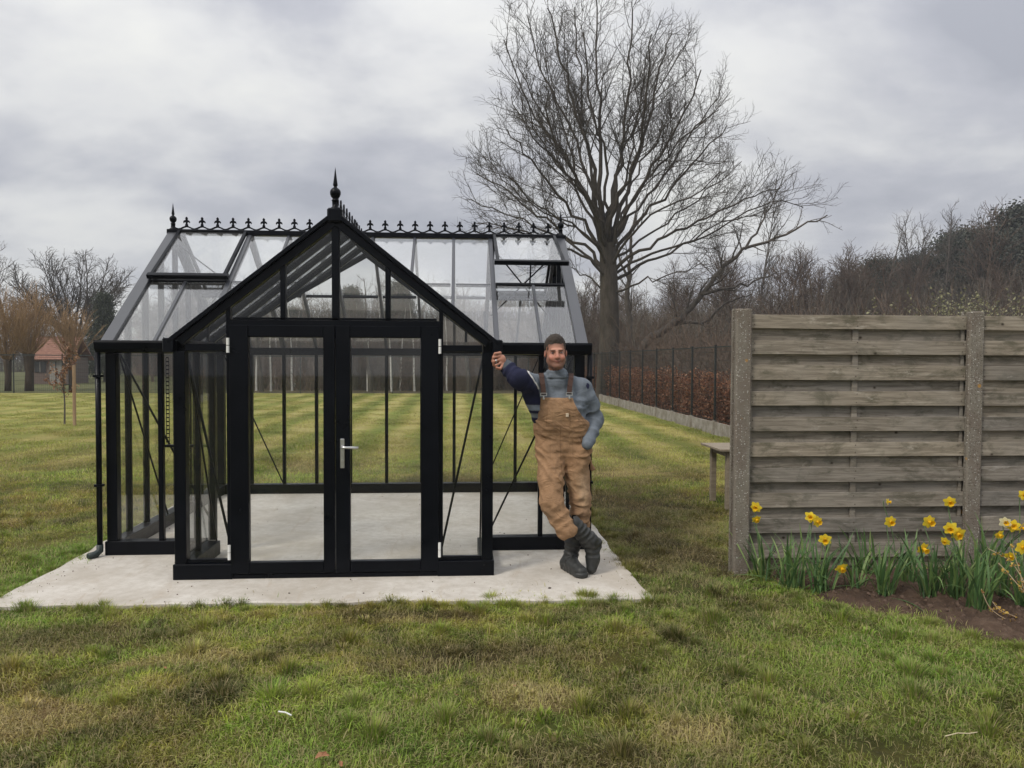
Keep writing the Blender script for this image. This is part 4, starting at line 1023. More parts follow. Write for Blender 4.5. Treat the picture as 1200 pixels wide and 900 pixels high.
# trees seen over and through the greenhouse
T(VR, 232, 300, 66, 'bare tree seen faintly through the left roof panes of the greenhouse', wide=1.1, rz=2)
T(VAR[0], 178, 345, 58, 'bare tree just right of the dark evergreen, behind the left roof edge', wide=1.2)
# --- dense evergreens
MEVER = leaf_mat('evergreen_leaf', [(.2, (.020, .027, .018)), (.5, (.040, .052, .032)), (.8, (.080, .092, .055))], .1)
MEVER2 = leaf_mat('pine_needle', [(.2, (.028, .032, .026)), (.5, (.055, .062, .048)), (.8, (.10, .108, .082))], .1)
MCATK = leaf_mat('catkin_green', [(.2, (.11, .11, .05)), (.5, (.23, .22, .11)), (.8, (.36, .35, .20))], .2)
def evergreen(seed, H, W_, n_cl, mat, cone=True, size=.22, nl=60):
    rs = np.random.RandomState(seed); pts = []
    for i in range(n_cl):
        z = rs.uniform(.08, 1)**.9; rad = (W_/2)*((1-z)**.8+.02 if cone else (math.sin(math.pi*min(1, z*.85+.12)))**.6)
        a = rs.uniform(0, 6.28); rr_ = rad*rs.uniform(.35, 1.05); cx, cy = math.cos(a)*rr_, math.sin(a)*rr_
        pts.append(rs.normal(size=(nl, 3))*np.array([W_*.075, W_*.075, H*.035])+np.array([cx, cy, z*H*.96]))
    P = np.concatenate(pts); P[:, 2] = np.maximum(P[:, 2], .1)
    t = MB(); t.tube([(0, 0, -.1), (0, 0, H*.5), (0, 0, H*.92)], [.2, .14, .03], 7)
    return (t.mesh('trunk', MBARK2, True), leaf_cloud('crown', P, size, mat, seed=seed), H, len(P))
EV = [evergreen(61, 9, 5.0, 260, MEVER, True, .17, 130), evergreen(62, 10, 7.0, 420, MEVER2, False, .18, 150), evergreen(63, 10, 4.6, 240, MEVER2, True, .17, 130)]
T(EV[0], 122, 345, 58, 'dark dense evergreen beside the round bare tree at left', name='evergreen_tree', wide=.9)
# --- the wood behind: individual trees. (px, top y, depth, variant, label)
WOOD = [
 (305, 372, 50, 3, 'slim pale trunked tree seen through the left door, nearest the hinges'),
 (322, 340, 52, 3, 'slim birch with white bark seen through the left door pane'),
 (345, 355, 47, 3, 'pale birch seen through the middle of the left door'),
 (357, 338, 55, 1, 'brown bare tree seen through the gable glass left of centre'),
 (372, 350, 48, 3, 'thin birch close to the meeting stiles, behind the left door'),
 (300, 352, 60, 4, 'spreading brown bare tree behind the left end of the wood'),
 (262, 365, 54, 0, 'grey bare tree seen through the left front side panel'),
 (205, 372, 56, 4, 'broad brown bare tree behind the left wing of the greenhouse'),
 (416, 345, 49, 3, 'birch seen through the right door beside its stile'),
 (432, 318, 58, 2, 'tall narrow bare tree seen high through the right gable pane'),
 (449, 330, 50, 3, 'birch with a forked pale trunk seen through the middle of the right door'),
 (470, 345, 54, 1, 'brown bare tree at the right half of the right door'),
 (488, 352, 47, 3, 'young birch just left of the right door hinges'),
 (512, 335, 60, 0, 'grey bare tree behind the right side panel of the porch'),
 (540, 342, 52, 4, 'low spreading brown tree seen through the right side panel'),
 (560, 355, 49, 3, 'pale thin birch just left of the man\'s raised hand'),
 (592, 350, 56, 1, 'brown tree behind the right wing, left of the man'),
 (622, 362, 50, 0, 'grey bare tree behind the man\'s raised elbow'),
 (665, 330, 58, 4, 'bushy brown tree at the right corner of the greenhouse'),
 (690, 318, 52, 1, 'brown bare tree left of the huge trunk'),
 (745, 330, 60, 0, 'grey bare tree right behind the huge trunk'),
 (772, 322, 50, 4, 'spreading brown tree under the long low limb'),
 (800, 305, 58, 1, 'reddish brown bare tree above the middle of the mesh fence'),
 (835, 318, 48, 4, 'low bushy brown tree left of the concrete post'),
 (862, 262, 62, 2, 'tall upright bare tree rising above the first concrete post'),
 (888, 225, 66, 2, 'tall slim bare tree with thin upright limbs, right of the long limb tip'),
 (905, 300, 54, 1, 'reddish bare tree above the left end of the wooden fence'),
 (930, 300, 60, 0, 'grey bare tree above the left third of the wooden fence'),
 (958, 305, 52, 4, 'bushy brown tree behind the middle of the fence panel'),
 (985, 290, 62, 1, 'rounded brown tree left of the thin dead birch'),
 (1008, 312, 50, 0, 'low grey tree under the thin dead birch'),
 (1040, 300, 58, 4, 'brown bushy tree right of the thin dead birch'),
 (1062, 258, 61, 2, 'first of the tall pale-topped trees on the right skyline'),
 (1082, 245, 60, 2, 'second tall thin-topped tree on the right skyline'),
 (1102, 238, 61, 2, 'highest thin-topped tree of the right skyline'),
 (1124, 246, 60, 2, 'thin-topped tree between the highest one and the dark pines'),
 (1146, 244, 59, 1, 'bare brown tree just left of the dark pines'),
 (1072, 335, 46, 4, 'low brown thicket tree above the middle of the fence'),
 (1110, 330, 52, 0, 'grey bare tree behind the greenish sallow'),
 (1165, 322, 48, 1, 'brown bare tree at the right, above the second concrete post'),
 (700, 335, 47, 4, 'dark brown thicket tree between the huge trunk and the greenhouse corner'),
 (728, 322, 55, 1, 'brown bare tree in the fork between the two big trunks'),
 (758, 335, 46, 4, 'low brown tree under the start of the leaning limb'),
 (815, 325, 55, 4, 'bushy dark brown tree behind the middle of the leaning limb'),
 (850, 300, 57, 1, 'brown tree directly left of the first concrete post'),
 (878, 292, 50, 4, 'dense brown tree right above the first concrete post'),
 (912, 292, 57, 4, 'dense reddish brown tree above the left end of the fence panel'),
 (942, 288, 56, 1, 'brown rounded tree above the left middle of the fence panel'),
 (972, 296, 58, 4, 'dense brown tree above the centre of the fence panel'),
 (996, 300, 53, 1, 'brown twiggy tree right of the fence panel centre'),
 (1022, 306, 50, 4, 'low dense brown tree at the foot of the dead birch'),
 (1050, 296, 55, 1, 'brown tree left of the second concrete post, behind the sallows'),
 (1205, 310, 50, 4, 'brown spreading tree at the right picture edge'),
]
for px, yt, Y, v, lb in WOOD:
    T(VAR[v], px, yt, Y, lb, wide=1.25 if v in (0, 1, 4) else .9, group='trees of the wood')
for px, yt, Y, v, lb in ((317, 350, 41.2, 3, 'white birch trunk second from the left in the left door pane'), (342, 346, 41.8, 3, 'white birch trunk close behind the far fence, centre of the left door pane'),
        (404, 352, 41.5, 3, 'slender birch hidden partly by the door handle stile'), (431, 340, 41.6, 3, 'white birch beside the thick dark trunk, seen through the right door'), (459, 346, 41.0, 3, 'white birch close behind the far fence in the middle of the right door pane'),
        (469, 350, 42.4, 3, 'thin white birch right next to another birch in the right door pane'), (486, 344, 41.6, 3, 'white birch at the right edge of the right door pane'), (524, 350, 41.9, 3, 'white birch left of the diagonal brace in the right side panel'), (300, 348, 42.0, 3, 'white birch at the left edge of the left door pane')):
    T(VAR[v], px, yt, Y, lb, wide=.9, group='trees of the wood')
for px, yt, lb in ((305.5, 318, 'thick dark trunked tree seen at the left edge of the left door pane'), (434, 312, 'thick dark trunked tree seen left of centre in the right door pane'), (550, 318, 'dark trunked tree seen through the right side panel of the porch')):
    x, y, h = by_px(px, yt, 40.6); s = h/VDT[2]; R_ = empty('bare_tree', (x, y, 0), lb, 'tree', 'trees of the wood', 1.0); inst('trunk', VDT[0], R_, scale=(s, s, s)); inst('crown', VDT[1], R_, scale=(s, s, s))
# dark evergreens among the wood
for px, yt, Y, v, wd, lb in ((412, 338, 62, 0, 1.0, 'dark conifer seen through the gable just right of its centre bar'), (468, 332, 64, 0, 1.1, 'dark conifer seen through the right gable pane'),
        (345, 362, 64, 1, .8, 'dull green conifer behind the left half of the gable'), (998, 320, 66, 1, .75, 'dark evergreen mass left of the dead birch'), (1035, 304, 68, 1, .9, 'dark evergreen behind the dead birch'),
        (1124, 272, 66, 1, .95, 'large dark rounded evergreen on the right skyline'), (1160, 272, 62, 1, .9, 'dark evergreen left of the tall right hand pine'), (1192, 244, 64, 2, 1.5, 'tall dark pine at the right edge of the picture'), (1225, 262, 60, 1, 1.0, 'dark evergreen cut by the right edge of the picture'), (1080, 300, 64, 1, .8, 'lower dark evergreen in front of the thin-topped trees')):
    T(EV[v], px, yt, Y, lb, name='evergreen_tree', wide=wd)
# greenish sallow bushes with catkins
def sallow(seed, H, W_):
    t = Tree(seed)
    for i in range(46):
        a = t.r.uniform(0, 6.28); ps = t.path(Vector((t.r.gauss(0, .25), t.r.gauss(0, .25), 0)), Vector((math.cos(a)*W_/H*.5, math.sin(a)*W_/H*.5, 1)), H*t.r.uniform(.6, 1), 5, .08, .01)
        t.put(ps, .03, .008, 4); t.sprout(ps, .03, .008, 0, [dict(step=.28, len=1.0, ang=.6, seg=2, wig=.12, up=.03, sides=3, rmin=.009, cap=.5)], .3)
    P = np.array(t.crown.v)[::3]; P = P[P[:, 2] > H*.35]; P = P[np.random.RandomState(seed).permutation(len(P))[:5200]]+np.random.RandomState(2).normal(0, .05, (min(5200, len(P)), 3))
    return (t.crown.mesh('stems', MBARK2, True), leaf_cloud('catkins', P, .15, MCATK, seed=seed), H, 0)
SAL = sallow(71, 5.0, 5.0)
for px, yt, Y, lb in ((1095, 334, 40, 'greenish yellow sallow bush left of the second fence post'), (1150, 336, 42, 'greenish yellow sallow bush just right of the second fence post'), (1185, 336, 41, 'greenish yellow sallow bush near the right picture edge')):
    x, y, h = by_px(px, yt, Y); s = h/SAL[2]; R_ = empty('sallow_bush', (x, y, 0), lb, 'bush', None, random.uniform(0, 6)); inst('stems', SAL[0], R_, scale=(s, s, s)); inst('catkins', SAL[1], R_, scale=(s, s, s))
# thin dead birch on the skyline
dt_ = Tree(77); ps = dt_.path(Vector((0, 0, -.1)), Vector((.02, 0, 1)), 12.2, 9, .03, .02); dt_.put(ps, .12, .03, 6, True)
dt_.sprout(ps, .1, .03, 0, [dict(step=.75, len=2.4, ang=.8, seg=4, wig=.16, up=.05, sides=4, rmin=.028), dict(step=.8, len=.9, ang=.7, seg=2, wig=.2, up=.03, sides=3, rmin=.018)], .62)
x, y, h = by_px(1030, 240, 60); dt_.build('dead_birch', (x, y, 0), 'thin sparse pale tree sticking up alone against the sky on the right', 'tree', MBARK2, MBARK2)
# undergrowth: brambles and saplings as one mass
def thicket(seed, mat, H=2.6, n=90):
    t = Tree(seed)
    for i in range(n):
        p_ = Vector((t.r.uniform(-1.4, 1.4), t.r.uniform(-1.0, 1.0), -.05)); ps = t.path(p_, Vector((t.r.gauss(0, .35), t.r.gauss(0, .35), 1)), H*t.r.uniform(.4, 1.1), 4, .12, -.02)
        t.put(ps, .014, .006, 3); t.sprout(ps, .014, .006, 0, [dict(step=.35, len=.8, ang=.7, seg=2, wig=.2, up=0, sides=3, rmin=.008, cap=.5)], .2)
    return bpy.data.objects.new('thicket', t.crown.mesh('thicket', mat))
MBR = bark('bramble_stem', (.085, .060, .045), (.18, .135, .102)); MBR2 = bark('sapling_stem', (.085, .074, .060), (.18, .16, .128))
TH = [thicket(81, MBR), thicket(82, MBR2), thicket(83, MBR, 4.2, 70), thicket(84, MBR2, 5.0, 60)]
rt_ = random.Random(8); tp2 = []
for i in range(820):
    y = 43.0+31*rt_.random()**1.35; x = rt_.uniform(-.30*y-1.5, .80*y+4)
    if x < -.19*y and rt_.random() < .75: continue
    if 25 < x < 34 and y < 47: continue
    k = rt_.choice((0, 1, 2, 2, 3, 3)) if y > 44 else rt_.choice((0, 0, 1, 2))
    s = rt_.uniform(.7, 1.25)*(1+.25*max(0, (x-14)/20))
    tp2.append((x, y, 0, 0, 0, rt_.uniform(0, 6.28), s, k))
for i in range(90):
    y = 14+rt_.random()*26; tp2.append((XF+rt_.uniform(1.6, 6.5), y, 0, 0, 0, rt_.uniform(0, 6.28), rt_.uniform(.5, .9), rt_.choice((0, 1, 2))))
scatter('undergrowth', tp2, TH, 'brown tangle of brambles and saplings filling the wood')
# a deeper line of wood closes the view between the trunks
tp3 = []
for i in range(520):
    x = rt_.uniform(-34, 95); y = rt_.uniform(76, 98); tp3.append((x, y, 0, 0, 0, rt_.uniform(0, 6.28), rt_.uniform(1.3, 1.9)*(1+.35*max(0, min(1, (x-15)/40))), rt_.choice((2, 3))))
for i in range(70):
    x = rt_.uniform(-120, -30); tp3.append((x, rt_.uniform(95, 120), 0, 0, 0, rt_.uniform(0, 6.28), rt_.uniform(1.2, 1.8), rt_.choice((2, 3))))
scatter('far_wood', tp3, TH, 'distant edge of the wood seen between nearer trees')

# ================================================================ outbuilding with red tiled roof
HB = empty('brick_outbuilding', at(76, 440, 54)*1.0, 'small brick outbuilding with a red tiled roof beyond the far fence', 'building')
HB.location = (at(71, 440, 54).x, 54, 0)
MBRK = Mat('brick_wall', .9); p = MBRK.pos((1, 1, 1)); bt_ = MBRK.n('ShaderNodeTexBrick'); MBRK.l(MBRK.pos(rot=(math.pi/2, 0, 0)), bt_.inputs[0]); bt_.inputs['Scale'].default_value = 5; bt_.inputs[1].default_value = (.14, .09, .07, 1); bt_.inputs[2].default_value = (.11, .075, .06, 1); bt_.inputs[3].default_value = (.16, .145, .13, 1); MBRK.col(bt_.outputs[0]); MBRK = MBRK.m
MTIL = simple('clay_tile', (.20, .095, .065), (.31, .16, .11), scale=5, rough=.8, rnd=True); MDARK = simple('window_dark', (.02, .02, .022), (.035, .035, .038), rough=.2, bump=0)
MCREAM = simple('weathered_door', (.22, .205, .18), (.28, .26, .23), rough=.8)
hw, hd, he, hr_ = 1.15, 1.45, 1.75, 3.05
mb = MB(); mb.box((-hw, -hd, -.05), (hw, hd, he)); mb.prism([(-hd, he), (hd, he), (0, hr_-.12)], -hw, -hw+.12) if False else None
mb.add([(-hw, -hd, he), (-hw, hd, he), (-hw, 0, hr_-.1), (-hw+.12, -hd, he), (-hw+.12, hd, he), (-hw+.12, 0, hr_-.1)], [(0, 2, 1), (3, 4, 5), (0, 3, 5, 2), (1, 2, 5, 4), (0, 1, 4, 3)])
mb.build('wall', MBRK, HB)
rf = None
for s_ in (-1, 1):
    nrm = Vector((0, s_*(hr_-he), hd)).normalized(); mb = MB(); mb.bar((0, 0, hr_), (0, s_*(hd+.3), he-.18), 2*hw+.5, .05, nrm); r_ = mb.build('roof', MTIL, HB)
    mb = MB()
    for k in range(11):
        t = (k+.5)/11; c_ = Vector((0, s_*(hd+.3)*t, hr_+(he-.18-hr_)*t))+nrm*.035; mb.bar(c_-Vector((hw+.25, 0, 0)), c_+Vector((hw+.25, 0, 0)), .16, .03, nrm+Vector((0, -s_*.25, 0)))
    tag(mb.build('tile_rows', MTIL, r_), kind='stuff')
mb = MB(); mb.bar((-hw-.25, 0, hr_+.05), (hw+.25, 0, hr_+.05), .16, .1); mb.build('ridge_tile', MTIL, HB)
for x, w_, z0_, z1_, nm, mt in ((.45, .8, 0, 1.55, 'door', MCREAM), (-.55, .7, .75, 1.45, 'window', MDARK)):
    mb = MB(); mb.box((x-w_/2, -hd-.04, z0_), (x+w_/2, -hd-.002, z1_)); o = mb.build(nm, mt, HB)
    if nm == 'window': mb = MB(); mb.box((x-.02, -hd-.06, z0_), (x+.02, -hd-.041, z1_)); mb.build('glazing_bar', MCREAM, o)
    else: mb = MB(); mb.box((x-.02, -hd-.06, z0_+.1), (x+.02, -hd-.041, z1_-.1)); mb.build('joint', MDARK, o)

# ================================================================ young beech tied to a stake
YB = empty('young_beech', (-9.80, 19.88, 0), 'young tree holding a few dry brown leaves on the left lawn', 'tree')
yt = Tree(91); stem = [Vector((0, 0, -.02)), Vector((.01, 0, .5)), Vector((-.02, .02, 1.0)), Vector((.02, 0, 1.5)), Vector((.04, 0, 1.86))]
yt.put(stem, .022, .006, 6, True); yt.sprout(smooth_path(stem, 3), .02, .006, 0, [dict(step=.085, len=.62, ang=1.0, seg=4, wig=.12, up=.06, sides=4, rmin=.005), dict(step=.12, len=.22, ang=.7, seg=2, wig=.15, up=.05, sides=3, rmin=.004)], .38)
inst('trunk', yt.trunk.mesh('trunk', MBARK2), YB); inst('crown', yt.crown.mesh('crown', MBROWN), YB)
P = np.array(yt.crown.v); rs = np.random.RandomState(3); P = P[P[:, 2] > .55]; P = P[rs.permutation(len(P))[:330]]+rs.normal(0, .03, (330, 3))
inst('leaves', leaf_cloud('leaves', P, .085, leaf_mat('dry_leaf', [(.25, (.12, .055, .03)), (.55, (.26, .14, .085)), (.85, (.42, .29, .19))]), seed=4), YB)
SK = empty('tree_stake', (-9.52, 19.8, 0), 'round wooden stake beside the young tree on the left lawn', 'stake')
mb = MB(); mb.tube([(0, 0, -.05), (0, 0, 1.45), (0, 0, 1.5)], [.04, .04, .034], 10); mb.build('pole', simple('stake_wood', (.25, .16, .09), (.38, .26, .16), stretch=(1, 1, .2)), SK)
mb = MB(); mb.tube([(.0, 0, 1.0), (-.14, .04, 1.02), (-.28, .08, 1.0)], .012, 6); mb.build('tie', MMETAL, SK)
# ================================================================ the man: implicit surfaces meshed with surface nets
class Field:
    def __init__(s, lo, hi, res):
        s.lo = np.array(lo, dtype=np.float64); s.res = res; s.n = np.ceil((np.array(hi)-s.lo)/res).astype(int)+1
        s.f = np.full(s.n, .3, dtype=np.float32)
    def win(s, lo, hi, m_):
        a = np.clip(np.floor((np.array(lo)-m_-s.lo)/s.res).astype(int), 0, s.n); b = np.clip(np.ceil((np.array(hi)+m_-s.lo)/s.res).astype(int)+1, 0, s.n)
        return a, b
    def grid(s, a, b):
        ax = [s.lo[i]+np.arange(a[i], b[i])*s.res for i in range(3)]
        return ax[0][:, None, None], ax[1][None, :, None], ax[2][None, None, :]
    def _op(s, a, b, d, k, op):
        sl_ = tuple(slice(a[i], b[i]) for i in range(3)); f = s.f[sl_]
        if op == 'add':
            if k: h = np.clip(.5+.5*(f-d)/k, 0, 1); s.f[sl_] = f*(1-h)+d*h-k*h*(1-h)
            else: s.f[sl_] = np.minimum(f, d)
        else:
            if k: h = np.clip(.5-.5*(f+d)/k, 0, 1); s.f[sl_] = f*(1-h)+(-d)*h+k*h*(1-h)
            else: s.f[sl_] = np.maximum(f, -d)
    def cap(s, p, q, r0, r1=None, k=.02, op='add', sq=(1, 1, 1)):
        """tapered capsule; sq squashes the axes about the capsule (e.g. flatten in y)"""
        r1 = r0 if r1 is None else r1; p = np.array(p, float); q = np.array(q, float); R_ = max(r0, r1)/min(sq)
        a, b = s.win(np.minimum(p, q)-R_, np.maximum(p, q)+R_, k+3*s.res)
        if (b <= a).any(): return
        X, Y, Z = s.grid(a, b); X = X-p[0]; Y = Y-p[1]; Z = Z-p[2]; v = q-p
        t = np.clip((X*v[0]+Y*v[1]+Z*v[2])/max(v@v, 1e-9), 0, 1)
        d = np.sqrt(((X-t*v[0])*sq[0])**2+((Y-t*v[1])*sq[1])**2+((Z-t*v[2])*sq[2])**2)-(r0+(r1-r0)*t)
        s._op(a, b, d.astype(np.float32), k, op)
    def ell(s, c, r, k=.02, op='add', R_=None):
        c = np.array(c, float); r = np.array(r, float); m_ = max(r) if R_ is not None else 0
        a, b = s.win(c-np.maximum(r, m_), c+np.maximum(r, m_), k+3*s.res)
        if (b <= a).any(): return
        X, Y, Z = s.grid(a, b); X = X-c[0]; Y = Y-c[1]; Z = Z-c[2]
        if R_ is not None:
            M_ = np.array(R_.transposed()); X, Y, Z = (M_[i][0]*X+M_[i][1]*Y+M_[i][2]*Z for i in range(3))
        k0 = np.sqrt((X/r[0])**2+(Y/r[1])**2+(Z/r[2])**2); k1 = np.sqrt((X/r[0]**2)**2+(Y/r[1]**2)**2+(Z/r[2]**2)**2)
        d = k0*(k0-1)/np.maximum(k1, 1e-6); s._op(a, b, d.astype(np.float32), k, op)
    def full(s): return s.grid(np.zeros(3, int), s.n)
    def mesh(s, name, mat, colf=None, org=(0, 0, 0), relax=1):
        f = s.f; sg = f < 0; n = s.n
        c = np.zeros(tuple(n-1), dtype=np.int8)
        for i in (0, 1):
            for j in (0, 1):
                for k in (0, 1): c += sg[i:n[0]-1+i, j:n[1]-1+j, k:n[2]-1+k]
        act = (c > 0) & (c < 8); idx = np.full(act.shape, -1, dtype=np.int64); I = np.argwhere(act); idx[act] = np.arange(len(I))
        acc = np.zeros((len(I), 3)); cnt = np.zeros(len(I))
        corners = [(i, j, k) for i in (0, 1) for j in (0, 1) for k in (0, 1)]
        F_ = {cc: f[I[:, 0]+cc[0], I[:, 1]+cc[1], I[:, 2]+cc[2]] for cc in corners}
        for a in corners:
            for ax in range(3):
                if a[ax]: continue
                b = list(a); b[ax] = 1; b = tuple(b); fa, fb = F_[a], F_[b]; m_ = (fa < 0) != (fb < 0)
                t = fa[m_]/(fa[m_]-fb[m_]); P = np.tile(np.array(a, float), (m_.sum(), 1)); P[:, ax] += t; acc[m_] += P; cnt[m_] += 1
        V = (I+acc/cnt[:, None])*s.res+s.lo
        quads = []
        for ax in range(3):
            u, v = [(1, 2), (2, 0), (0, 1)][ax]
            A = np.take(sg, range(0, n[ax]-1), ax); B = np.take(sg, range(1, n[ax]), ax); E = np.argwhere(A != B)
            E = E[(E[:, u] > 0) & (E[:, v] > 0) & (E[:, u] < n[u]-1) & (E[:, v] < n[v]-1)]
            du = np.zeros(3, int); du[u] = 1; dv_ = np.zeros(3, int); dv_[v] = 1
            q = np.stack([idx[tuple((E-du-dv_).T)], idx[tuple((E-dv_).T)], idx[tuple(E.T)], idx[tuple((E-du).T)]], 1)
            ins = A[tuple(E.T)]; q[~ins] = q[~ins][:, ::-1]; quads.append(q)
        Q = np.concatenate(quads); Q = Q[(Q >= 0).all(1)]
        for _ in range(relax):      # light smoothing
            sm = np.zeros_like(V); ct = np.zeros(len(V))
            for a, b in ((0, 1), (1, 2), (2, 3), (3, 0)):
                np.add.at(sm, Q[:, a], V[Q[:, b]]); np.add.at(ct, Q[:, a], 1); np.add.at(sm, Q[:, b], V[Q[:, a]]); np.add.at(ct, Q[:, b], 1)
            V = V*.5+.5*sm/np.maximum(ct, 1)[:, None]
        me = bpy.data.meshes.new(name); me.vertices.add(len(V)); me.vertices.foreach_set('co', (V-np.array(org)).ravel())
        me.loops.add(len(Q)*4); me.loops.foreach_set('vertex_index', Q.ravel().astype(np.int32)); me.polygons.add(len(Q)); me.polygons.foreach_set('loop_start', np.arange(0, len(Q)*4, 4, dtype=np.int32))
        me.update(); me.validate(); me.polygons.foreach_set('use_smooth', [True]*len(me.polygons))
        if colf is not None:
            col = np.ones((len(V), 4), dtype=np.float32); col[:, :3] = colf(V); me.attributes.new('Col', 'FLOAT_COLOR', 'POINT').data.foreach_set('color', col.ravel())
        me.materials.append(mat); return me
def vnoise(P, sc_, seed=0):
    """cheap smooth noise of points (sum of rotated sines)"""
    rs_ = np.random.RandomState(seed); o = 0
    for i in range(6):
        d = rs_.normal(size=3); d /= np.linalg.norm(d); ph = rs_.uniform(0, 6.28); w_ = rs_.uniform(.6, 1.6)
        o = o+np.sin((P[0]*d[0]+P[1]*d[1]+P[2]*d[2])*sc_*w_+ph)
    return o/6
def col_mat(name, rough, bscale, bstr, bdist=.002, spec=.4, var=.25, sss=0, stretch=(1,1,1), crease=0):
    m = Mat(name, rough, spec=spec); a = m.n('ShaderNodeAttribute', attribute_name='Col'); p = m.pos(stretch)
    v = m.ramp(m.noise(p, 22, 5, .65), [(.3, 1-var), (.7, 1+var)]); c = m.mix(1.0, a.outputs['Color'], v, 'MULTIPLY'); m.col(c).bump(m.noise(p, bscale, 4), bstr, bdist)
    if crease:
        b1 = [n_ for n_ in m.t.nodes if n_.type == 'BUMP'][0]; f2 = m.n('ShaderNodeBump'); f2.inputs['Strength'].default_value = crease; f2.inputs['Distance'].default_value = .02
        rg = m.math('ABSOLUTE', m.math('SUBTRACT', m.noise(m.pos((1, 1, 1.5)), 8, 3, .55, 1.2), .5)); m.l(rg, f2.inputs['Height']); m.l(f2.outputs[0], b1.inputs['Normal'])
    if sss: m.b.inputs['Subsurface Weight'].default_value = sss; m.b.inputs['Subsurface Radius'].default_value = (.012, .005, .003); m.b.inputs['Subsurface Scale'].default_value = 1
    return m.m
MSKIN = col_mat('skin', .6, 160, .15, .001, var=.05, sss=.15)
MJUM = col_mat('jumper_fleece', .95, 420, .6, .002, spec=.1, var=.12, crease=.5)
MDUCK = col_mat('duck_canvas', .85, 500, .25, .001, spec=.2, var=.18, crease=.9)
MBOOT = col_mat('boot_rubber', .48, 120, .2, .001, spec=.4, var=.3, crease=.4)
MHAIR = col_mat('hair', .7, 300, .8, .003, spec=.3, var=.35, stretch=(1, 1, .35))
MAN = empty('person', (.90, 5.88, PADZ), 'smiling man in tan bib overalls and grey jumper leaning on the greenhouse corner', 'person')
MO = Vector((.90, 5.88, PADZ))
A = lambda x, y, Y: np.array(at(x, y, Y))
# joints
S_R = A(626, 451, 5.90); E_R = A(607, 444, 5.68); W_R = A(592.5, 428.5, 5.745)           # his right arm (left in the picture)
S_L = A(687, 456, 5.93); E_L = A(697.5, 493, 5.99); W_L = A(688, 521, 5.80)
NK = A(652, 444, 5.89); HC = A(651.3, 413.5, 5.845)                                      # head centre at eye level
HIP_R = A(645, 534, 5.90); KN_R = A(646, 589, 5.76); AN_R = A(686, 630, 5.76)
HIP_L = A(673, 534, 5.92); KN_L = A(680, 584, 5.90); AN_L = A(671, 648, 5.93)
HRES = .0038
RH = Matrix.Rotation(math.radians(-2.5), 3, 'Y')
def hp(x, y, z): return HC+np.array(RH @ Vector((x, y, z)))
B = Field((HC[0]-.62, 5.42, .9), (HC[0]+.42, 6.12, HC[2]+.17), .0046)
# ---- head
B.ell(hp(0, .028, .050), (.079, .098, .094), k=.01); B.ell(hp(0, -.010, -.040), (.066, .076, .078), k=.03, R_=RH)
B.cap(hp(-.048, .005, -.060), hp(-.018, -.052, -.096), .020, .018, k=.03); B.cap(hp(.048, .005, -.060), hp(.018, -.052, -.096), .020, .018, k=.03)
B.ell(hp(0, -.066, -.100), (.024, .018, .018), k=.02)
B.cap(hp(-.036, -.073, .020), hp(.036, -.073, .020), .012, k=.014)
for s_ in (-1, 1):
    B.ell(hp(s_*.034, -.092, .001), (.019, .015, .0095), k=.009, op='sub')
    B.ell(hp(s_*.041, -.062, -.038), (.022, .018, .018), k=.022)
    B.ell(hp(s_*.081, .015, -.006), (.008, .016, .028), k=.006)
    B.ell(hp(s_*.011, -.096, -.038), (.009, .010, .008), k=.008)
B.cap(hp(0, -.082, .010), hp(0, -.104, -.032), .008, .0125, k=.014)
B.cap(hp(-.027, -.076, -.058), hp(0, -.084, -.066), .0055, .0065, k=.006); B.cap(hp(.027, -.076, -.058), hp(0, -.084, -.066), .0055, .0065, k=.006)
B.cap(hp(-.016, -.078, -.072), hp(.016, -.078, -.072), .006, k=.006); B.cap(hp(-.026, -.088, -.0655), hp(.026, -.088, -.0655), .0022, k=.003, op='sub')
B.cap(NK+np.array([0, .01, -.04]), hp(0, .02, -.05), .056, .055, k=.03)
# ---- torso and arms (under the clothes), hand
B.cap(A(638, 465, 5.93), A(674, 466, 5.95), .085, k=.05); B.cap(A(648, 500, 5.93), A(668, 500, 5.93), .10, k=.06); B.cap(A(650, 480, 5.93), A(664, 480, 5.93), .10, k=.06)
B.cap(S_R, NK, .04, .04, k=.04); B.cap(S_L+np.array([-.02,.02,-.02]), NK, .04, .04, k=.04)
B.cap(S_R, E_R, .048, .040, k=.03); B.cap(E_R, W_R, .038, .028, k=.02); B.cap(S_L+np.array([-.02,.02,-.02]), E_L, .036, .036, k=.03); B.cap(E_L, W_L, .038, .028, k=.02)
# left-picture hand: loosely closed on the post corner
PC = A(587.0, 421, 5.722)
RPM = Matrix.Rotation(math.radians(35), 3, 'Y')
B.cap(W_R, PC, .027, .024, k=.015); B.ell(PC, (.034, .022, .038), k=.014, R_=RPM)
FING = []
for i, (kx, ky, mx_, my, tx, ty) in enumerate(((586.0, 413.6, 580.2, 414.3, 577.8, 418.8), (585.0, 417.4, 578.4, 418.8, 577.0, 423.4), (585.2, 421.4, 578.6, 423.4, 578.4, 428.0), (586.4, 425.4, 581.0, 428.0, 581.8, 431.8))):
    k_ = A(kx, ky, 5.705); m2 = A(mx_, my, 5.688); t_ = A(tx, ty, 5.708); e_ = A(tx+3.0, ty+1.2, 5.722); r_ = (.0098, .0098, .0092, .0082)[i]
    B.ell(k_, (.0125, .0115, .0125), k=.006); B.cap(k_, m2, r_*1.08, r_, k=.003); B.cap(m2, t_, r_*1.04, r_*.92, k=.002); B.cap(t_, e_, r_*.92, r_*.8, k=.002)
B.cap(A(589.5, 427, 5.712), A(586.5, 432, 5.695), .0125, .0105, k=.008); B.cap(A(586.5, 432, 5.695), A(582.5, 431.0, 5.688), .0100, .0085, k=.003)
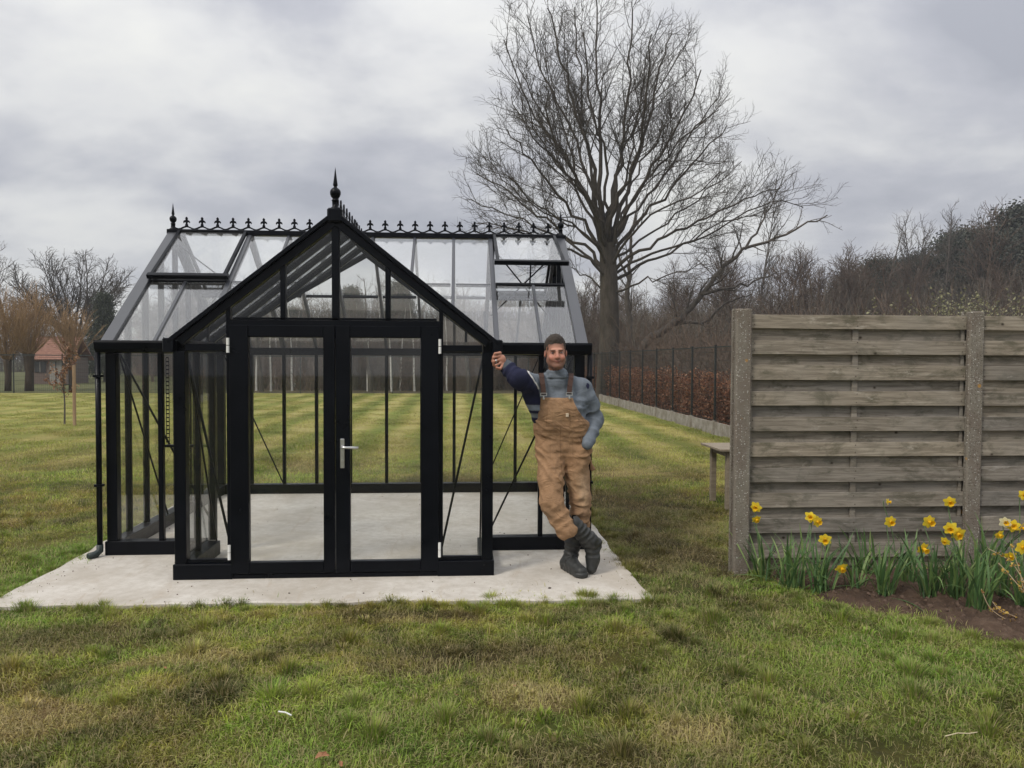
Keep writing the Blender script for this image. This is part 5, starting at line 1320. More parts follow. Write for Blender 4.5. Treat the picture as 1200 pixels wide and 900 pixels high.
# other hand goes into the pocket
B.cap(W_L, A(682, 528, 5.85), .024, .022, k=.02)
for i in range(4): B.cap(A(684-i*1.5, 529+i*.4, 5.85), A(681-i*1.5, 538+i*.2, 5.86), .0095, .008, k=.004)
B.cap(A(681, 527, 5.84), A(676.5, 532, 5.85), .0105, .009, k=.006)
HR_ = np.array(RH)
def skin_col(V):
    L_ = (V-HC) @ HR_; x, y, z = L_[:, 0], L_[:, 1], L_[:, 2]
    c = np.tile(np.array([.43, .205, .140]), (len(V), 1)); hd = (z > -.14) & (np.abs(x) < .11) & (y < .14)
    def mixc(w_, col):
        nonlocal c
        w_ = np.clip(w_, 0, 1)[:, None]; c = c*(1-w_)+np.array(col)*w_
    g = lambda cx, cy, cz, r: np.exp(-((np.abs(x)-cx)**2+(y-cy)**2+(z-cz)**2)/r**2)
    mixc(.6*g(.042, -.07, -.035, .024)*hd, (.55, .20, .14)); mixc(.6*g(0, -.105, -.03, .018)*hd, (.52, .21, .15)); mixc(.35*g(0, -.08, .06, .05)*hd, (.54, .32, .24))  # ruddy cheeks and nose; the paler forehead is a painted highlight
    beard = np.clip((-.050-z-.35*np.clip(np.abs(x)-.03, -.012, 1)*0)/.02, 0, 1)*(y < .03)*(z > -.15)+np.clip((np.abs(x)-.052)/.015, 0, 1)*np.clip((-.012-z)/.02, 0, 1)*(y < .0)
    mixc(.55*np.clip(beard, 0, 1)*hd, (.115, .072, .054))
    mous = np.clip(1-np.abs(z+.052)/.008, 0, 1)*(np.abs(x) < .03)*(y < -.06); mixc(.5*mous, (.17, .10, .075))
    mixc(np.clip(1-np.hypot(x/.026, (z+.066)/.0085), 0, 1)*1.6*(y < -.06), (.40, .15, .12))
    mixc(np.clip(1.3-np.abs(z+.0665-7*x*x)/.0036, 0, 1)*(np.abs(x) < .029)*(y < -.06), (.13, .04, .035))
    brow = np.clip(1.3-np.abs(z-.0165-.08*(.034-np.abs(x))*0)/.006, 0, 1)*(np.abs(x) > .012)*(np.abs(x) < .052)*(y < -.04); mixc(.85*brow, (.075, .045, .03))
    mixc(.55*np.clip(1.2-np.hypot((np.abs(x)-.034)/.021, z/.0105), 0, 1)*(y < -.04), (.20, .09, .065))
    lid = np.clip(1.4-np.hypot((np.abs(x)-.034)/.015, (z-.001)/.0042), 0, 1)*(y < -.04); mixc(lid, (.035, .022, .018))
    ear = np.clip((np.abs(x)-.077)/.006, 0, 1)*hd; mixc(.5*ear, (.50, .20, .15))
    ln_ = np.where(y < -.02, .067-10*np.clip(np.abs(x)-.015, 0, 1)**2-7*np.clip(np.abs(x)-.057, 0, 1), np.where(y < .035, .056-(y+.02)*1.9, -.045)); mixc(.55*np.clip((z-ln_+.014)/.014, 0, 1)*hd, (.075, .05, .038))
    top = np.clip((z-.075)/.02, 0, 1)*hd; mixc(top*(y > -.03), (.06, .038, .026))
    # hand: warmer knuckles, darker nails side
    hn = np.exp(-((V-PC)**2).sum(1)/.04**2); mixc(.35*hn, (.50, .235, .17)); 
    return c
bd = inst('body', B.mesh('body', MSKIN, skin_col, MO, relax=1), MAN)
# eyes
MEYE = simple('eye_white', (.30, .26, .24), (.34, .30, .28), rough=.2, bump=0); MIRIS = simple('eye_dark', (.02, .015, .012), (.03, .02, .015), rough=.15, bump=0)
for s_ in (-1, 1):
    mb = MB(); c_ = hp(s_*.034, -.0745, .0005)-np.array(MO); mb.lathe([(.0005, -.0042), (.006, -.0034), (.0098, -.001), (.0098, .001), (.006, .0034), (.0005, .0042)], c_, 10); e_ = mb.build('eye', MEYE, bd, smooth=True)
    mb = MB(); mb.tube([c_+np.array([0, -.0085, 0]), c_+np.array([0, -.0108, 0])], [.0042, .0034], 8); mb.build('iris', MIRIS, e_)
# ring on a finger
mb = MB(); q0 = A(580.5, 423.0, 5.6895); cs = [Vector(q0-np.array(MO))+Vector((math.cos(t)*.003, 0, 0))*0 for t in (0,)]
mb.tube([Vector(A(581.8, 422.5, 5.691)-np.array(MO)), Vector(A(580.6, 422.9, 5.6885)-np.array(MO))], [.0112, .0112], 12); mb.build('ring', MSTL, bd, smooth=True)
# ---- hair
Hf = Field(HC-np.array([.11, .12, .06]), HC+np.array([.11, .16, .18]), .0038)
Hf.ell(hp(0, .034, .050), (.0830, .102, .0960), k=.01); Hf.ell(hp(0, -.015, .098), (.046, .050, .040), k=.03)
X, Y, Z = Hf.full(); x = X-HC[0]; y = Y-HC[1]; z = Z-HC[2]
P_ = (x, y, z); line = np.where(y < -.02, .067-10*np.clip(np.abs(x)-.015, 0, 1)**2-7*np.clip(np.abs(x)-.057, 0, 1)+.004*vnoise(P_, 300, 7), np.where(y < .035, .056-(y+.02)*1.9, -.045))+.004*vnoise(P_, 160, 3)
Hf.f = np.maximum(Hf.f-.003*vnoise(P_, 210, 5).astype(np.float32), (line-z).astype(np.float32))
inst('hair', Hf.mesh('hair', MHAIR, lambda V: np.tile(np.array([.036, .027, .021]), (len(V), 1))+.02*np.clip(vnoise(V.T, 300, 2), -1, 1)[:, None], MO), MAN)
# ---- jumper
def torso(F, g=0.0, k=.06):
    F.cap(A(639, 463, 5.92), A(673, 464, 5.94), .105+g, .108+g, k=k, sq=(1, 1.05, 1)); F.cap(A(645, 498, 5.92), A(670, 500, 5.93), .118+g, .118+g, k=k)
    F.cap(A(647, 480, 5.90), A(668, 480, 5.91), .118+g, .118+g, k=k)
J = Field((HC[0]-.52, 5.46, .88), (HC[0]+.42, 6.14, 1.66), .0055)
torso(J)
J.cap(A(634, 449, 5.92), NK+np.array([0, .02, -.01]), .070, .072, k=.05); J.cap(A(676, 452, 5.94), NK+np.array([0, .02, -.01]), .070, .072, k=.05)
J.cap(A(627, 452, 5.92), E_R+(S_R-E_R)*.25, .088, .072, k=.04); J.cap(E_R+(S_R-E_R)*.3, E_R, .072, .064, k=.03); J.cap(E_R, W_R+(E_R-W_R)*.25, .064, .058, k=.03); J.cap(W_R+(E_R-W_R)*.3, W_R+(E_R-W_R)*.0, .056, .049, k=.012)
J.cap(A(621, 463, 5.88), A(633, 484, 5.90), .060, .070, k=.05)
J.cap(A(683, 457, 5.95), S_L+(E_L-S_L)*.5, .082, .064, k=.04); J.cap(S_L+(E_L-S_L)*.5, E_L, .064, .060, k=.03); J.cap(E_L, W_L+(E_L-W_L)*.3, .060, .055, k=.03); J.cap(W_L+(E_L-W_L)*.35, W_L+(E_L-W_L)*.02, .050, .043, k=.012)
J.cap(NK+np.array([0, .012, -.02]), NK+np.array([0, .004, .034]), .084, .074, k=.022); J.cap(NK+np.array([-.045, -.052, .022]), NK+np.array([.045, -.052, .026]), .024, .024, k=.016)
for t0_ in range(14):
    a0 = t0_/14*6.283; a1 = (t0_+1)/14*6.283; r_ = .062
    J.cap(NK+np.array([math.cos(a0)*r_, math.sin(a0)*r_+.002, .052]), NK+np.array([math.cos(a1)*r_, math.sin(a1)*r_+.002, .052]), .0165, k=.010)
X, Y, Z = J.full(); P_ = (X, Y, Z)
neck = np.exp(-((X-NK[0])**2+(Y-NK[1])**2)/.11**2)*np.exp(-((Z-NK[2]-.005)/.03)**2)
rg = 1-np.abs(vnoise((X, Y, Z*.8), 30, 28))*2.4; J.f = J.f-(.006*vnoise((X, Y, Z*1.6), 26, 8)+.0030*np.clip(rg, -1, 1)+.0035*vnoise((X*1.3, Y, Z), 60, 9)+.004*neck*np.sin(Z*240)).astype(np.float32)
# folds across the bent sleeves
def folds(F, p, q, r, amp, freq, ph=0):
    a, b = F.win(np.minimum(p, q)-r, np.maximum(p, q)+r, .02); X, Y, Z = F.grid(a, b); v = q-p; t = ((X-p[0])*v[0]+(Y-p[1])*v[1]+(Z-p[2])*v[2])/(v@v)
    w_ = np.exp(-((t-.5)/.42)**4); sl_ = tuple(slice(a[i], b[i]) for i in range(3)); ax_ = np.sin(t*freq+3*vnoise((X, Y, Z), 14, int(ph*7)+1)+ph)
    F.f[sl_] -= (amp*w_*(1-np.abs(ax_))*1.6-amp*w_*.6).astype(np.float32)
folds(J, S_R, E_R, .12, .007, 9); folds(J, E_R, W_R, .10, .006, 9, 1); folds(J, S_L, E_L, .09, .006, 8, 2); folds(J, E_L, W_L, .10, .008, 9, 3); folds(J, A(655, 455, 5.8), A(655, 500, 5.8), .2, .005, 8, 4)
fw_, rt_v, up_v = np.array(_F), np.array(_R), np.array(_U)
def pix(V):
    d = V-np.array([0, 0, CAMH]); q = d @ fw_; return 600+FPX*(d @ rt_v)/q, 450-FPX*(d @ up_v)/q
SHR = A(618, 432, 5.9)
def jum_col(V):
    c = np.tile(np.array([.150, .172, .200]), (len(V), 1))
    # colour blocks of the garment, by position along the sleeve and down the side (garment space)
    x = V[:, 0]; z = V[:, 2]; y = V[:, 1]
    seam_x = np.interp(z, [A(0, 500, 5.9)[2], A(0, 470, 5.9)[2], A(0, 452, 5.9)[2], A(0, 434, 5.9)[2]], [A(637, 500, 5.85)[0], A(634, 470, 5.85)[0], A(629.5, 452, 5.85)[0], A(617, 434, 5.85)[0]])
    side_ = x < seam_x; c[side_] = (.022, .024, .050)
    pip = np.abs(x-seam_x-.003) < .0065; pip &= (z > A(0, 455, 5.85)[2]); c[pip] = (.62, .61, .58)
    z1, z2, z3, z4, z5 = [A(0, v, 5.86)[2] for v in (474, 481, 484.5, 490, 503)]
    st1 = side_ & (z < z1) & (z > z2); c[st1] = (.19, .215, .245); st2 = side_ & (z < z3) & (z > z4); c[st2] = (.15, .165, .175)
    dw = np.linalg.norm(V-W_R, axis=1); c[dw < .060] = (.085, .095, .110)
    # small dark mark on the other shoulder
    sm = np.linalg.norm((V-A(689.5, 452, 5.86))*np.array([1.3, .4, .8]), axis=1) < .020; c[sm] = (.025, .027, .055)
    c *= (1+.10*vnoise(V.T, 45, 3))[:, None]; return c
jp = inst('jumper', J.mesh('jumper', MJUM, jum_col, MO), MAN)
# ---- overalls
O_ = Field((HC[0]-.30, 5.50, .14), (HC[0]+.42, 6.14, 1.40), .0055)
# bib: a shell over the jumper, cut to shape, at the front only
torso(O_, .019)
X, Y, Z = O_.full(); zt = A(0, 466, 5.78)[2]; zw = A(0, 497, 5.78)[2]; t_ = np.clip((zt-Z)/(zt-zw), 0, 1)
xl_ = A(634.5, 466, 5.79)[0]*(1-t_**1.6)+A(627.0, 497, 5.79)[0]*t_**1.6; xr_ = A(671.5, 466, 5.79)[0]*(1-t_**1.8)+A(691.5, 497, 5.79)[0]*t_**1.8
O_.f = np.maximum(O_.f, np.maximum(np.maximum(xl_-X, X-xr_), np.maximum(Z-zt, Y-5.90)).astype(np.float32))
O_.cap(A(644, 506, 5.92), A(672, 507, 5.93), .113, .116, k=.02); O_.cap(A(644, 524, 5.92), A(673, 524, 5.93), .110, .114, k=.04)
O_.cap(HIP_R, HIP_R+(KN_R-HIP_R)*.5, .108, .094, k=.03); O_.cap(HIP_R+(KN_R-HIP_R)*.5, KN_R, .094, .080, k=.03)
HEM_R = A(664, 621, 5.735); O_.cap(KN_R, HEM_R, .080, .080, k=.03)
O_.cap(HIP_L, HIP_L+(KN_L-HIP_L)*.5, .106, .090, k=.03); O_.cap(HIP_L+(KN_L-HIP_L)*.5, KN_L, .090, .076, k=.02)
HEM_L = A(681, 612, 5.915); O_.cap(KN_L, HEM_L, .080, .070, k=.02)
O_.cap(A(684, 529, 5.86), A(682, 541, 5.86), .062, .055, k=.04)      # pocket bulging over the hand
O_.cap(A(692.5, 541, 5.93), A(694, 549, 5.93), .012, k=.004)          # hammer loop
X, Y, Z = O_.full()
# cut the hem of the crossed leg square to the leg
v = HEM_R-KN_R; v /= np.linalg.norm(v); pl = (X-HEM_R[0])*v[0]+(Y-HEM_R[1])*v[1]+(Z-HEM_R[2])*v[2]-.055
near = (Y < 5.85)
O_.f = np.where(near, np.maximum(O_.f, pl), O_.f).astype(np.float32)
rg = 1-np.abs(vnoise((X*.7, Y, Z*1.5), 42, 18))*2.6; O_.f = O_.f-(.0065*vnoise((X, Y, Z*1.3), 24, 18)+.0065*np.clip(rg, -1, 1)*(Z < zw+.02)+.0025*vnoise((X, Y, Z), 90, 19)).astype(np.float32)
folds(O_, HIP_R+np.array([0, 0, .08]), KN_R, .15, .0045, 9, 5); folds(O_, KN_R, HEM_R, .12, .006, 8, 6); folds(O_, KN_L, HEM_L, .11, .005, 8, 7); folds(O_, HIP_L+np.array([0, 0, .08]), HIP_L+(KN_L-HIP_L)*.5, .15, .005, 9, 8)
folds(O_, A(657, 545, 5.8), A(640, 560, 5.8), .10, .007, 9, 9)
def groove(F, p, q, w_=.004, dp=.006):
    F.cap(p, q, w_, k=dp, op='sub')
def surf_col(V):
    px_, py_ = pix(V); c = np.tile(np.array([.300, .180, .100]), (len(V), 1)); c *= (1+.10*vnoise(V.T, 18, 4)+.07*vnoise(V.T, 70, 6))[:, None]
    def L2(p, q, w_, col, al, front=True):
        nonlocal c
        p = np.array(p); q = np.array(q); d = q-p; t = np.clip(((V[:, 0]-p[0])*d[0]+(V[:, 2]-p[2])*d[2])/(d[0]**2+d[2]**2), 0, 1)
        r = np.hypot(V[:, 0]-p[0]-t*d[0], V[:, 2]-p[2]-t*d[2]); a = al*np.clip(1.5-r/w_, 0, 1)*(V[:, 1] < 5.93); a = a[:, None]; c = c*(1-a)+np.array(col)*a
    a_ = lambda x, y: A(x, y, 5.79); dk = (.13, .065, .032); lt_ = (.47, .31, .18)
    # seams: waistband, fly, bib pocket, pocket openings
    L2(a_(629, 504.5), a_(689, 505.5), .003, dk, .55); L2(a_(629, 508), a_(689, 509), .003, lt_, .35); L2(a_(630, 500), a_(688, 500), .003, lt_, .25)
    L2(a_(656.5, 500), a_(658, 554), .003, dk, .5); L2(a_(641, 478), a_(666, 479), .0035, dk, .35); L2(a_(641, 478), a_(640, 499), .003, dk, .45); L2(a_(667, 479), a_(668, 498), .003, dk, .45); L2(a_(640, 499), a_(668, 499.5), .0045, dk, .65)
    L2(a_(647, 478), a_(647, 498), .0025, dk, .25); L2(a_(661.5, 479), a_(661.5, 498), .0025, dk, .25); L2(a_(639, 469), a_(651, 475), .003, dk, .3); L2(a_(668, 469), a_(655, 475), .003, dk, .3)
    L2(a_(635.5, 467.5), a_(670.5, 467.5), .003, lt_, .4); L2(a_(671.5, 468), a_(690, 494), .005, lt_, .45); L2(a_(674, 477), a_(688, 500), .004, dk, .35); L2(a_(634, 468), a_(629, 495), .004, lt_, .3)
    L2(a_(680, 513), a_(690, 531), .004, dk, .6); L2(a_(631, 525), a_(640, 516), .004, dk, .35); L2(a_(672, 512), a_(672, 535), .003, dk, .3); L2(a_(645, 512), a_(645, 535), .003, dk, .25)
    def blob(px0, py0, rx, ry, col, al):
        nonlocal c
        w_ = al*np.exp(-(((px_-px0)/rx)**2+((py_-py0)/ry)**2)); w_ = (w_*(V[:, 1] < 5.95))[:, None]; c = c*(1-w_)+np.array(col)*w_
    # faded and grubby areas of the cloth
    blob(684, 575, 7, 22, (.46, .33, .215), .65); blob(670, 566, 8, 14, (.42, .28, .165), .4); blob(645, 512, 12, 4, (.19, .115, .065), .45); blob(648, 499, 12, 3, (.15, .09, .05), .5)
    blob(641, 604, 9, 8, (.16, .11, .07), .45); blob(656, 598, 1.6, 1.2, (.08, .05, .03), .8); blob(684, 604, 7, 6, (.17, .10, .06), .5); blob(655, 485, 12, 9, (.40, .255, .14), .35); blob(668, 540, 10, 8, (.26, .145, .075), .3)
    return np.clip(c, 0, 1)
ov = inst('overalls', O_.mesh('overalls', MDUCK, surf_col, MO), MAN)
MPATCH = simple('patch_tan', (.50, .40, .28), (.60, .50, .38), scale=120, bump=0)
# straps with buckles, patch, buttons
MSTRAP = simple('strap_brown', (.040, .017, .011), (.062, .028, .018), scale=60, rough=.8)
def ribbon(pts, w_, th, name, mat, parent):
    mb = MB()
    for a, b in zip(pts[:-1], pts[1:]): mb.bar(Vector(a-np.array(MO)), Vector(b-np.array(MO)), w_, th, (0, -1, .25))
    return mb.build(name, mat, parent)
for xs_ in (((634.2, 437.5, 5.842), (634.8, 442, 5.808), (636.0, 450, 5.785), (637.0, 462.5, 5.772)), ((669.5, 437.8, 5.855), (669.2, 443, 5.818), (667.8, 452, 5.792), (667.0, 462.0, 5.780))):
    pts = [A(*v) for v in xs_]; st_o = ribbon([pts[0]+np.array([0, .07, -.004])]+pts, .037, .006, 'strap', MSTRAP, MAN)
    e_ = pts[-1]-np.array(MO)+np.array([0, -.006, 0]); mb = MB()
    mb.box(tuple(e_+np.array([-.025, -.003, -.010])), tuple(e_+np.array([-.020, .003, .014]))); mb.box(tuple(e_+np.array([.020, -.003, -.010])), tuple(e_+np.array([.025, .003, .014])))
    mb.box(tuple(e_+np.array([-.0199, -.003, .0095])), tuple(e_+np.array([.0199, .003, .0138]))); mb.box(tuple(e_+np.array([-.0199, -.003, -.0098])), tuple(e_+np.array([.0199, .003, -.0055])))
    mb.box(tuple(e_+np.array([-.005, -.004, -.026])), tuple(e_+np.array([.005, .004, -.0101]))); mb.lathe([(.001, -.006), (.008, -.005), (.008, .005), (.001, .006)], e_+np.array([0, -.004, -.030]), 10)
    mb.build('buckle', MSTL, st_o)
pc_ = A(664.8, 486.5, 5.762)-np.array(MO); mb = MB(); mb.box(tuple(pc_+np.array([-.011, -.002, -.014])), tuple(pc_+np.array([.011, .012, .014]))); mb.build('patch', MPATCH, ov, bevel=.002)
# ---- boots
def boot(name, build, colf):
    F = build(); me = F.mesh(name, MBOOT, colf, MO); return inst('boot', me, MAN)
def boot_col(V):
    c = np.tile(np.array([.030, .031, .030]), (len(V), 1)); c *= (1+.25*vnoise(V.T, 40, 2))[:, None]; return c
def b_stand():
    F = Field((.70, 5.55, -.01), (1.12, 6.12, .50), .0045)
    F.cap(A(681, 612, 5.925), A(672, 634, 5.925), .066, .064, k=.02); F.cap(A(672, 634, 5.925), A(669.0, 651, 5.935), .064, .052, k=.03)
    h_ = np.array([.845, 5.945, .068]); t_ = np.array([.925, 5.715, .062]); mid = h_+(t_-h_)*.45
    F.cap(A(669, 651, 5.935), h_, .052, .045, k=.03); F.cap(h_, mid+np.array([0, 0, .018]), .046, .048, k=.03); F.cap(mid+np.array([0, 0, .018]), t_, .048, .044, k=.03, sq=(.92, 1, 1.05))
    # sole with welt, heel block
    X, Y, Z = F.full(); F.f = np.maximum(F.f, (PADZ+.022-Z)).astype(np.float32)
    S_ = Field((.70, 5.55, -.01), (1.12, 6.12, .50), .0045); S_.cap(h_*np.array([1, 1, 0])+np.array([0, .008, PADZ+.02]), t_*np.array([1, 1, 0])+np.array([0, 0, PADZ+.02]), .046, .053, k=0)
    sole = np.maximum(S_.f, np.maximum(Z-(PADZ+.036), PADZ+.001-Z)); arch = np.hypot(X-(h_[0]+(t_[0]-h_[0])*.36), Y-(h_[1]+(t_[1]-h_[1])*.36))
    sole = np.maximum(sole, -(np.maximum(arch-.035, Z-(PADZ+.014)))); F.f = np.minimum(F.f, sole).astype(np.float32)
    F.f -= (.0022*vnoise((X, Y, Z), 70, 3)).astype(np.float32); folds(F, A(674, 628, 5.9), A(669, 656, 5.9), .09, .005, 14, 2); folds(F, mid+np.array([-.01, .06, .05]), t_+np.array([0, .05, .03]), .08, .0025, 9, 1); return F
def b_cross():
    F = Field((.86, 5.52, -.01), (1.20, 6.00, .48), .0045)
    top_ = A(671, 613, 5.755); an = A(690.5, 633, 5.80); heel = A(697.5, 637, 5.845); toe = A(693.2, 667.0, 5.79); toe[2] = max(toe[2], PADZ+.044); ball = heel+(toe-heel)*.62
    F.cap(top_, an, .064, .062, k=.02); F.cap(an, heel, .060, .046, k=.03); F.cap(an, ball, .050, .046, k=.03); F.cap(heel, ball, .044, .045, k=.03); F.cap(ball, toe, .046, .041, k=.03)
    # lugged sole on the side away from the shin
    n_ = np.array([.80, .58, .12]); n_ /= np.linalg.norm(n_); X, Y, Z = F.full()
    base = heel+n_*.030; d = (X-base[0])*n_[0]+(Y-base[1])*n_[1]+(Z-base[2])*n_[2]
    S_ = Field((.86, 5.52, -.01), (1.20, 6.00, .48), .0045); S_.cap(heel+np.array([.004, 0, .004]), toe, .050, .052, k=0)
    ax_ = (toe-heel)/np.linalg.norm(toe-heel); t = (X-heel[0])*ax_[0]+(Y-heel[1])*ax_[1]+(Z-heel[2])*ax_[2]
    lug = .022+.006*(np.sin(t*230) > 0)-.010*np.exp(-((t-.085)/.022)**4); sole = np.maximum(S_.f, np.maximum(d-lug, -.004-d)); F.f = np.maximum(F.f, d-.004); F.f = np.minimum(F.f, sole).astype(np.float32)
    F.f = np.maximum(F.f, PADZ+.002-Z).astype(np.float32)
    F.f -= (.0022*vnoise((X, Y, Z), 70, 6)).astype(np.float32); folds(F, top_, an, .09, .006, 13, 2); folds(F, an, ball, .07, .0035, 11, 4); return F
boot('boot', b_stand, boot_col); boot('boot', b_cross, boot_col)
# ================================================================ daffodils
MLEAF = Mat('daffodil_leaf', .5, spec=.35); a = MLEAF.n('ShaderNodeAttribute', attribute_name='rnd'); p = MLEAF.pos()
c = MLEAF.ramp(a.outputs['Fac'], [(0., (.060, .125, .045)), (.5, (.105, .195, .065)), (.85, (.18, .28, .085)), (1., (.30, .37, .15))]); MLEAF.col(c)
t_ = MLEAF.n('ShaderNodeBsdfTranslucent'); MLEAF.l(c, t_.inputs[0]); x_ = MLEAF.n('ShaderNodeMixShader'); x_.inputs[0].default_value = .3; MLEAF.l(MLEAF.b.outputs[0], x_.inputs[1]); MLEAF.l(t_.outputs[0], x_.inputs[2]); MLEAF.l(x_.outputs[0], MLEAF.out.inputs[0]); MLEAF = MLEAF.m
MPET = leaf_mat('petal_yellow', [(.2, (.86, .64, .035)), (.8, (.92, .74, .07))], .35, 20); MTRU = leaf_mat('trumpet_yellow', [(.2, (.84, .48, .012)), (.8, (.88, .56, .02))], .3, 20); MPALE = leaf_mat('petal_pale', [(.2, (.78, .72, .40)), (.8, (.84, .80, .55))], .35, 20)
MSTEM = simple('daffodil_stem', (.06, .12, .04), (.11, .18, .07), bump=0)
def strap_leaves(seed, n, L0, L1, spread, wd=.0072):
    rr = random.Random(seed); v = []; f = []; rn = []
    for i in range(n):
        a = rr.uniform(0, 6.28); px_, py_ = rr.gauss(0, .035*spread), rr.gauss(0, .03*spread); L_ = rr.uniform(L0, L1); lean = abs(rr.gauss(.26, .22))*(1 if rr.random() < .85 else 2.4); th = lean; tw = rr.uniform(-.5, .5)
        dx, dy = math.cos(a), math.sin(a); pos_ = Vector((px_, py_, -.01)); seg = 7; w0 = wd*rr.uniform(.7, 1.2); r = rr.random(); bend = rr.uniform(.0, .15)*(1 if rr.random() < .75 else 3.2); rows = []
        for s_ in range(seg+1):
            t = s_/seg; ww = w0*(.75+.5*t if t < .5 else 1.0*(1-((t-.5)/.5)**2.5))+.0004; ang = a+1.57+tw*t*2
            sx_, sy_ = math.cos(ang)*ww, math.sin(ang)*ww; n_ = Vector((dx, dy, 0))*.0015
            rows.append((pos_+Vector((sx_, sy_, 0)), pos_+n_*(1-t), pos_-Vector((sx_, sy_, 0))))
            pos_ = pos_+Vector((dx*math.sin(th), dy*math.sin(th), math.cos(th)))*(L_/seg); th = min(2.3, th+bend*(.4+t*1.3))
        b = len(v)
        for q in rows: v += [tuple(k) for k in q]
        for s_ in range(seg):
            f += [(b+s_*3, b+s_*3+1, b+s_*3+4, b+s_*3+3), (b+s_*3+1, b+s_*3+2, b+s_*3+5, b+s_*3+4)]
        rn += [r]*(len(rows)*3)
    me = bpy.data.meshes.new('leaves'); me.from_pydata(v, [], f); me.attributes.new('rnd', 'FLOAT', 'POINT').data.foreach_set('value', rn); me.materials.append(MLEAF); me.update()
    me.polygons.foreach_set('use_smooth', [True]*len(f)); return me
def flower_meshes(mat, mt2, seed):
    rr = random.Random(seed); v = []; f = []
    for i in range(6):
        a = i*math.pi/3+rr.gauss(0, .06); back = rr.uniform(-.10, .22)+(.05 if i % 2 else 0); L_ = .041*rr.uniform(.92, 1.06); w_ = .0155; tw = rr.gauss(0, .15); b = len(v)
        ca, sa = math.cos(a), math.sin(a)
        for s_, (t, ww) in enumerate(((.06, .25), (.3, .8), (.55, 1.0), (.78, .72), (.93, .32), (1.0, .02))):
            r = L_*t; y = -.004-(r*back)+.006*t*t
            for u in (-1, 0, 1):
                q = w_*ww*u; v.append((ca*r-sa*q, y+abs(u)*.003*(1-t)+u*tw*w_*.5*t, sa*r+ca*q))
        for s_ in range(5):
            for u in (0, 1): f.append((b+s_*3+u, b+s_*3+u+1, b+(s_+1)*3+u+1, b+(s_+1)*3+u))
    me = bpy.data.meshes.new('petals'); me.from_pydata(v, [], f); me.attributes.new('rnd', 'FLOAT', 'POINT').data.foreach_set('value', [rr.random() for _ in v]); me.materials.append(mat); me.polygons.foreach_set('use_smooth', [True]*len(f))
    v = []; f = []; n = 18; prof = [(.005, 0), (.0085, -.008), (.0105, -.018), (.0125, -.026), (.0175, -.031)]
    for j, (r, y) in enumerate(prof):
        for i in range(n):
            a = 6.283*i/n; k = 1+(.13*math.sin(a*6+j) if j >= 3 else 0)*(1 if j == 4 else .4); v.append((math.cos(a)*r*k, y+(.002*math.sin(a*9) if j == 4 else 0), math.sin(a)*r*k))
    for j in range(4):
        for i in range(n): f.append((j*n+i, j*n+(i+1) % n, (j+1)*n+(i+1) % n, (j+1)*n+i))
    f.append(tuple(range(n)))
    m2 = bpy.data.meshes.new('trumpet'); m2.from_pydata(v, [], f); m2.attributes.new('rnd', 'FLOAT', 'POINT').data.foreach_set('value', [rr.random() for _ in v]); m2.materials.append(mt2); m2.polygons.foreach_set('use_smooth', [True]*len(f))
    return me, m2
FLW = [flower_meshes(MPET, MTRU, s_) for s_ in (1, 2, 3)]; FPALE = flower_meshes(MPALE, MTRU, 5)
rd = random.Random(21)
def bloom(parent, base, tip, yaw, pitch, size=1.0, pale=False, droop=0):
    size *= 1.14
    """stem from base (plant coordinates) to a flower at tip"""
    tip = Vector(tip); base = Vector(base); mid = base.lerp(tip, .55)+Vector((rd.gauss(0, .01), rd.gauss(0, .01), .02)); R_ = Euler((pitch, 0, yaw)).to_matrix(); bk = R_ @ Vector((0, .028*size, .0)); nk = tip+bk
    mb = MB(); mb.tube(smooth_path([base, mid, nk+Vector((bk.x*.3, bk.y*.3, -.03)), nk+Vector((0, 0, .001))], 3), .0030, 6); mb.build('stem', MSTEM, parent, smooth=True)
    pm, tm = FPALE if pale else rd.choice(FLW)
    fl = inst('flower', pm, parent, tip, (pitch+rd.gauss(.12, .18), rd.uniform(0, 1), yaw+rd.gauss(0, .22)), (size, size*rd.uniform(.9, 1.2), size*rd.uniform(.9, 1.05))); inst('trumpet', tm, fl)
    return fl
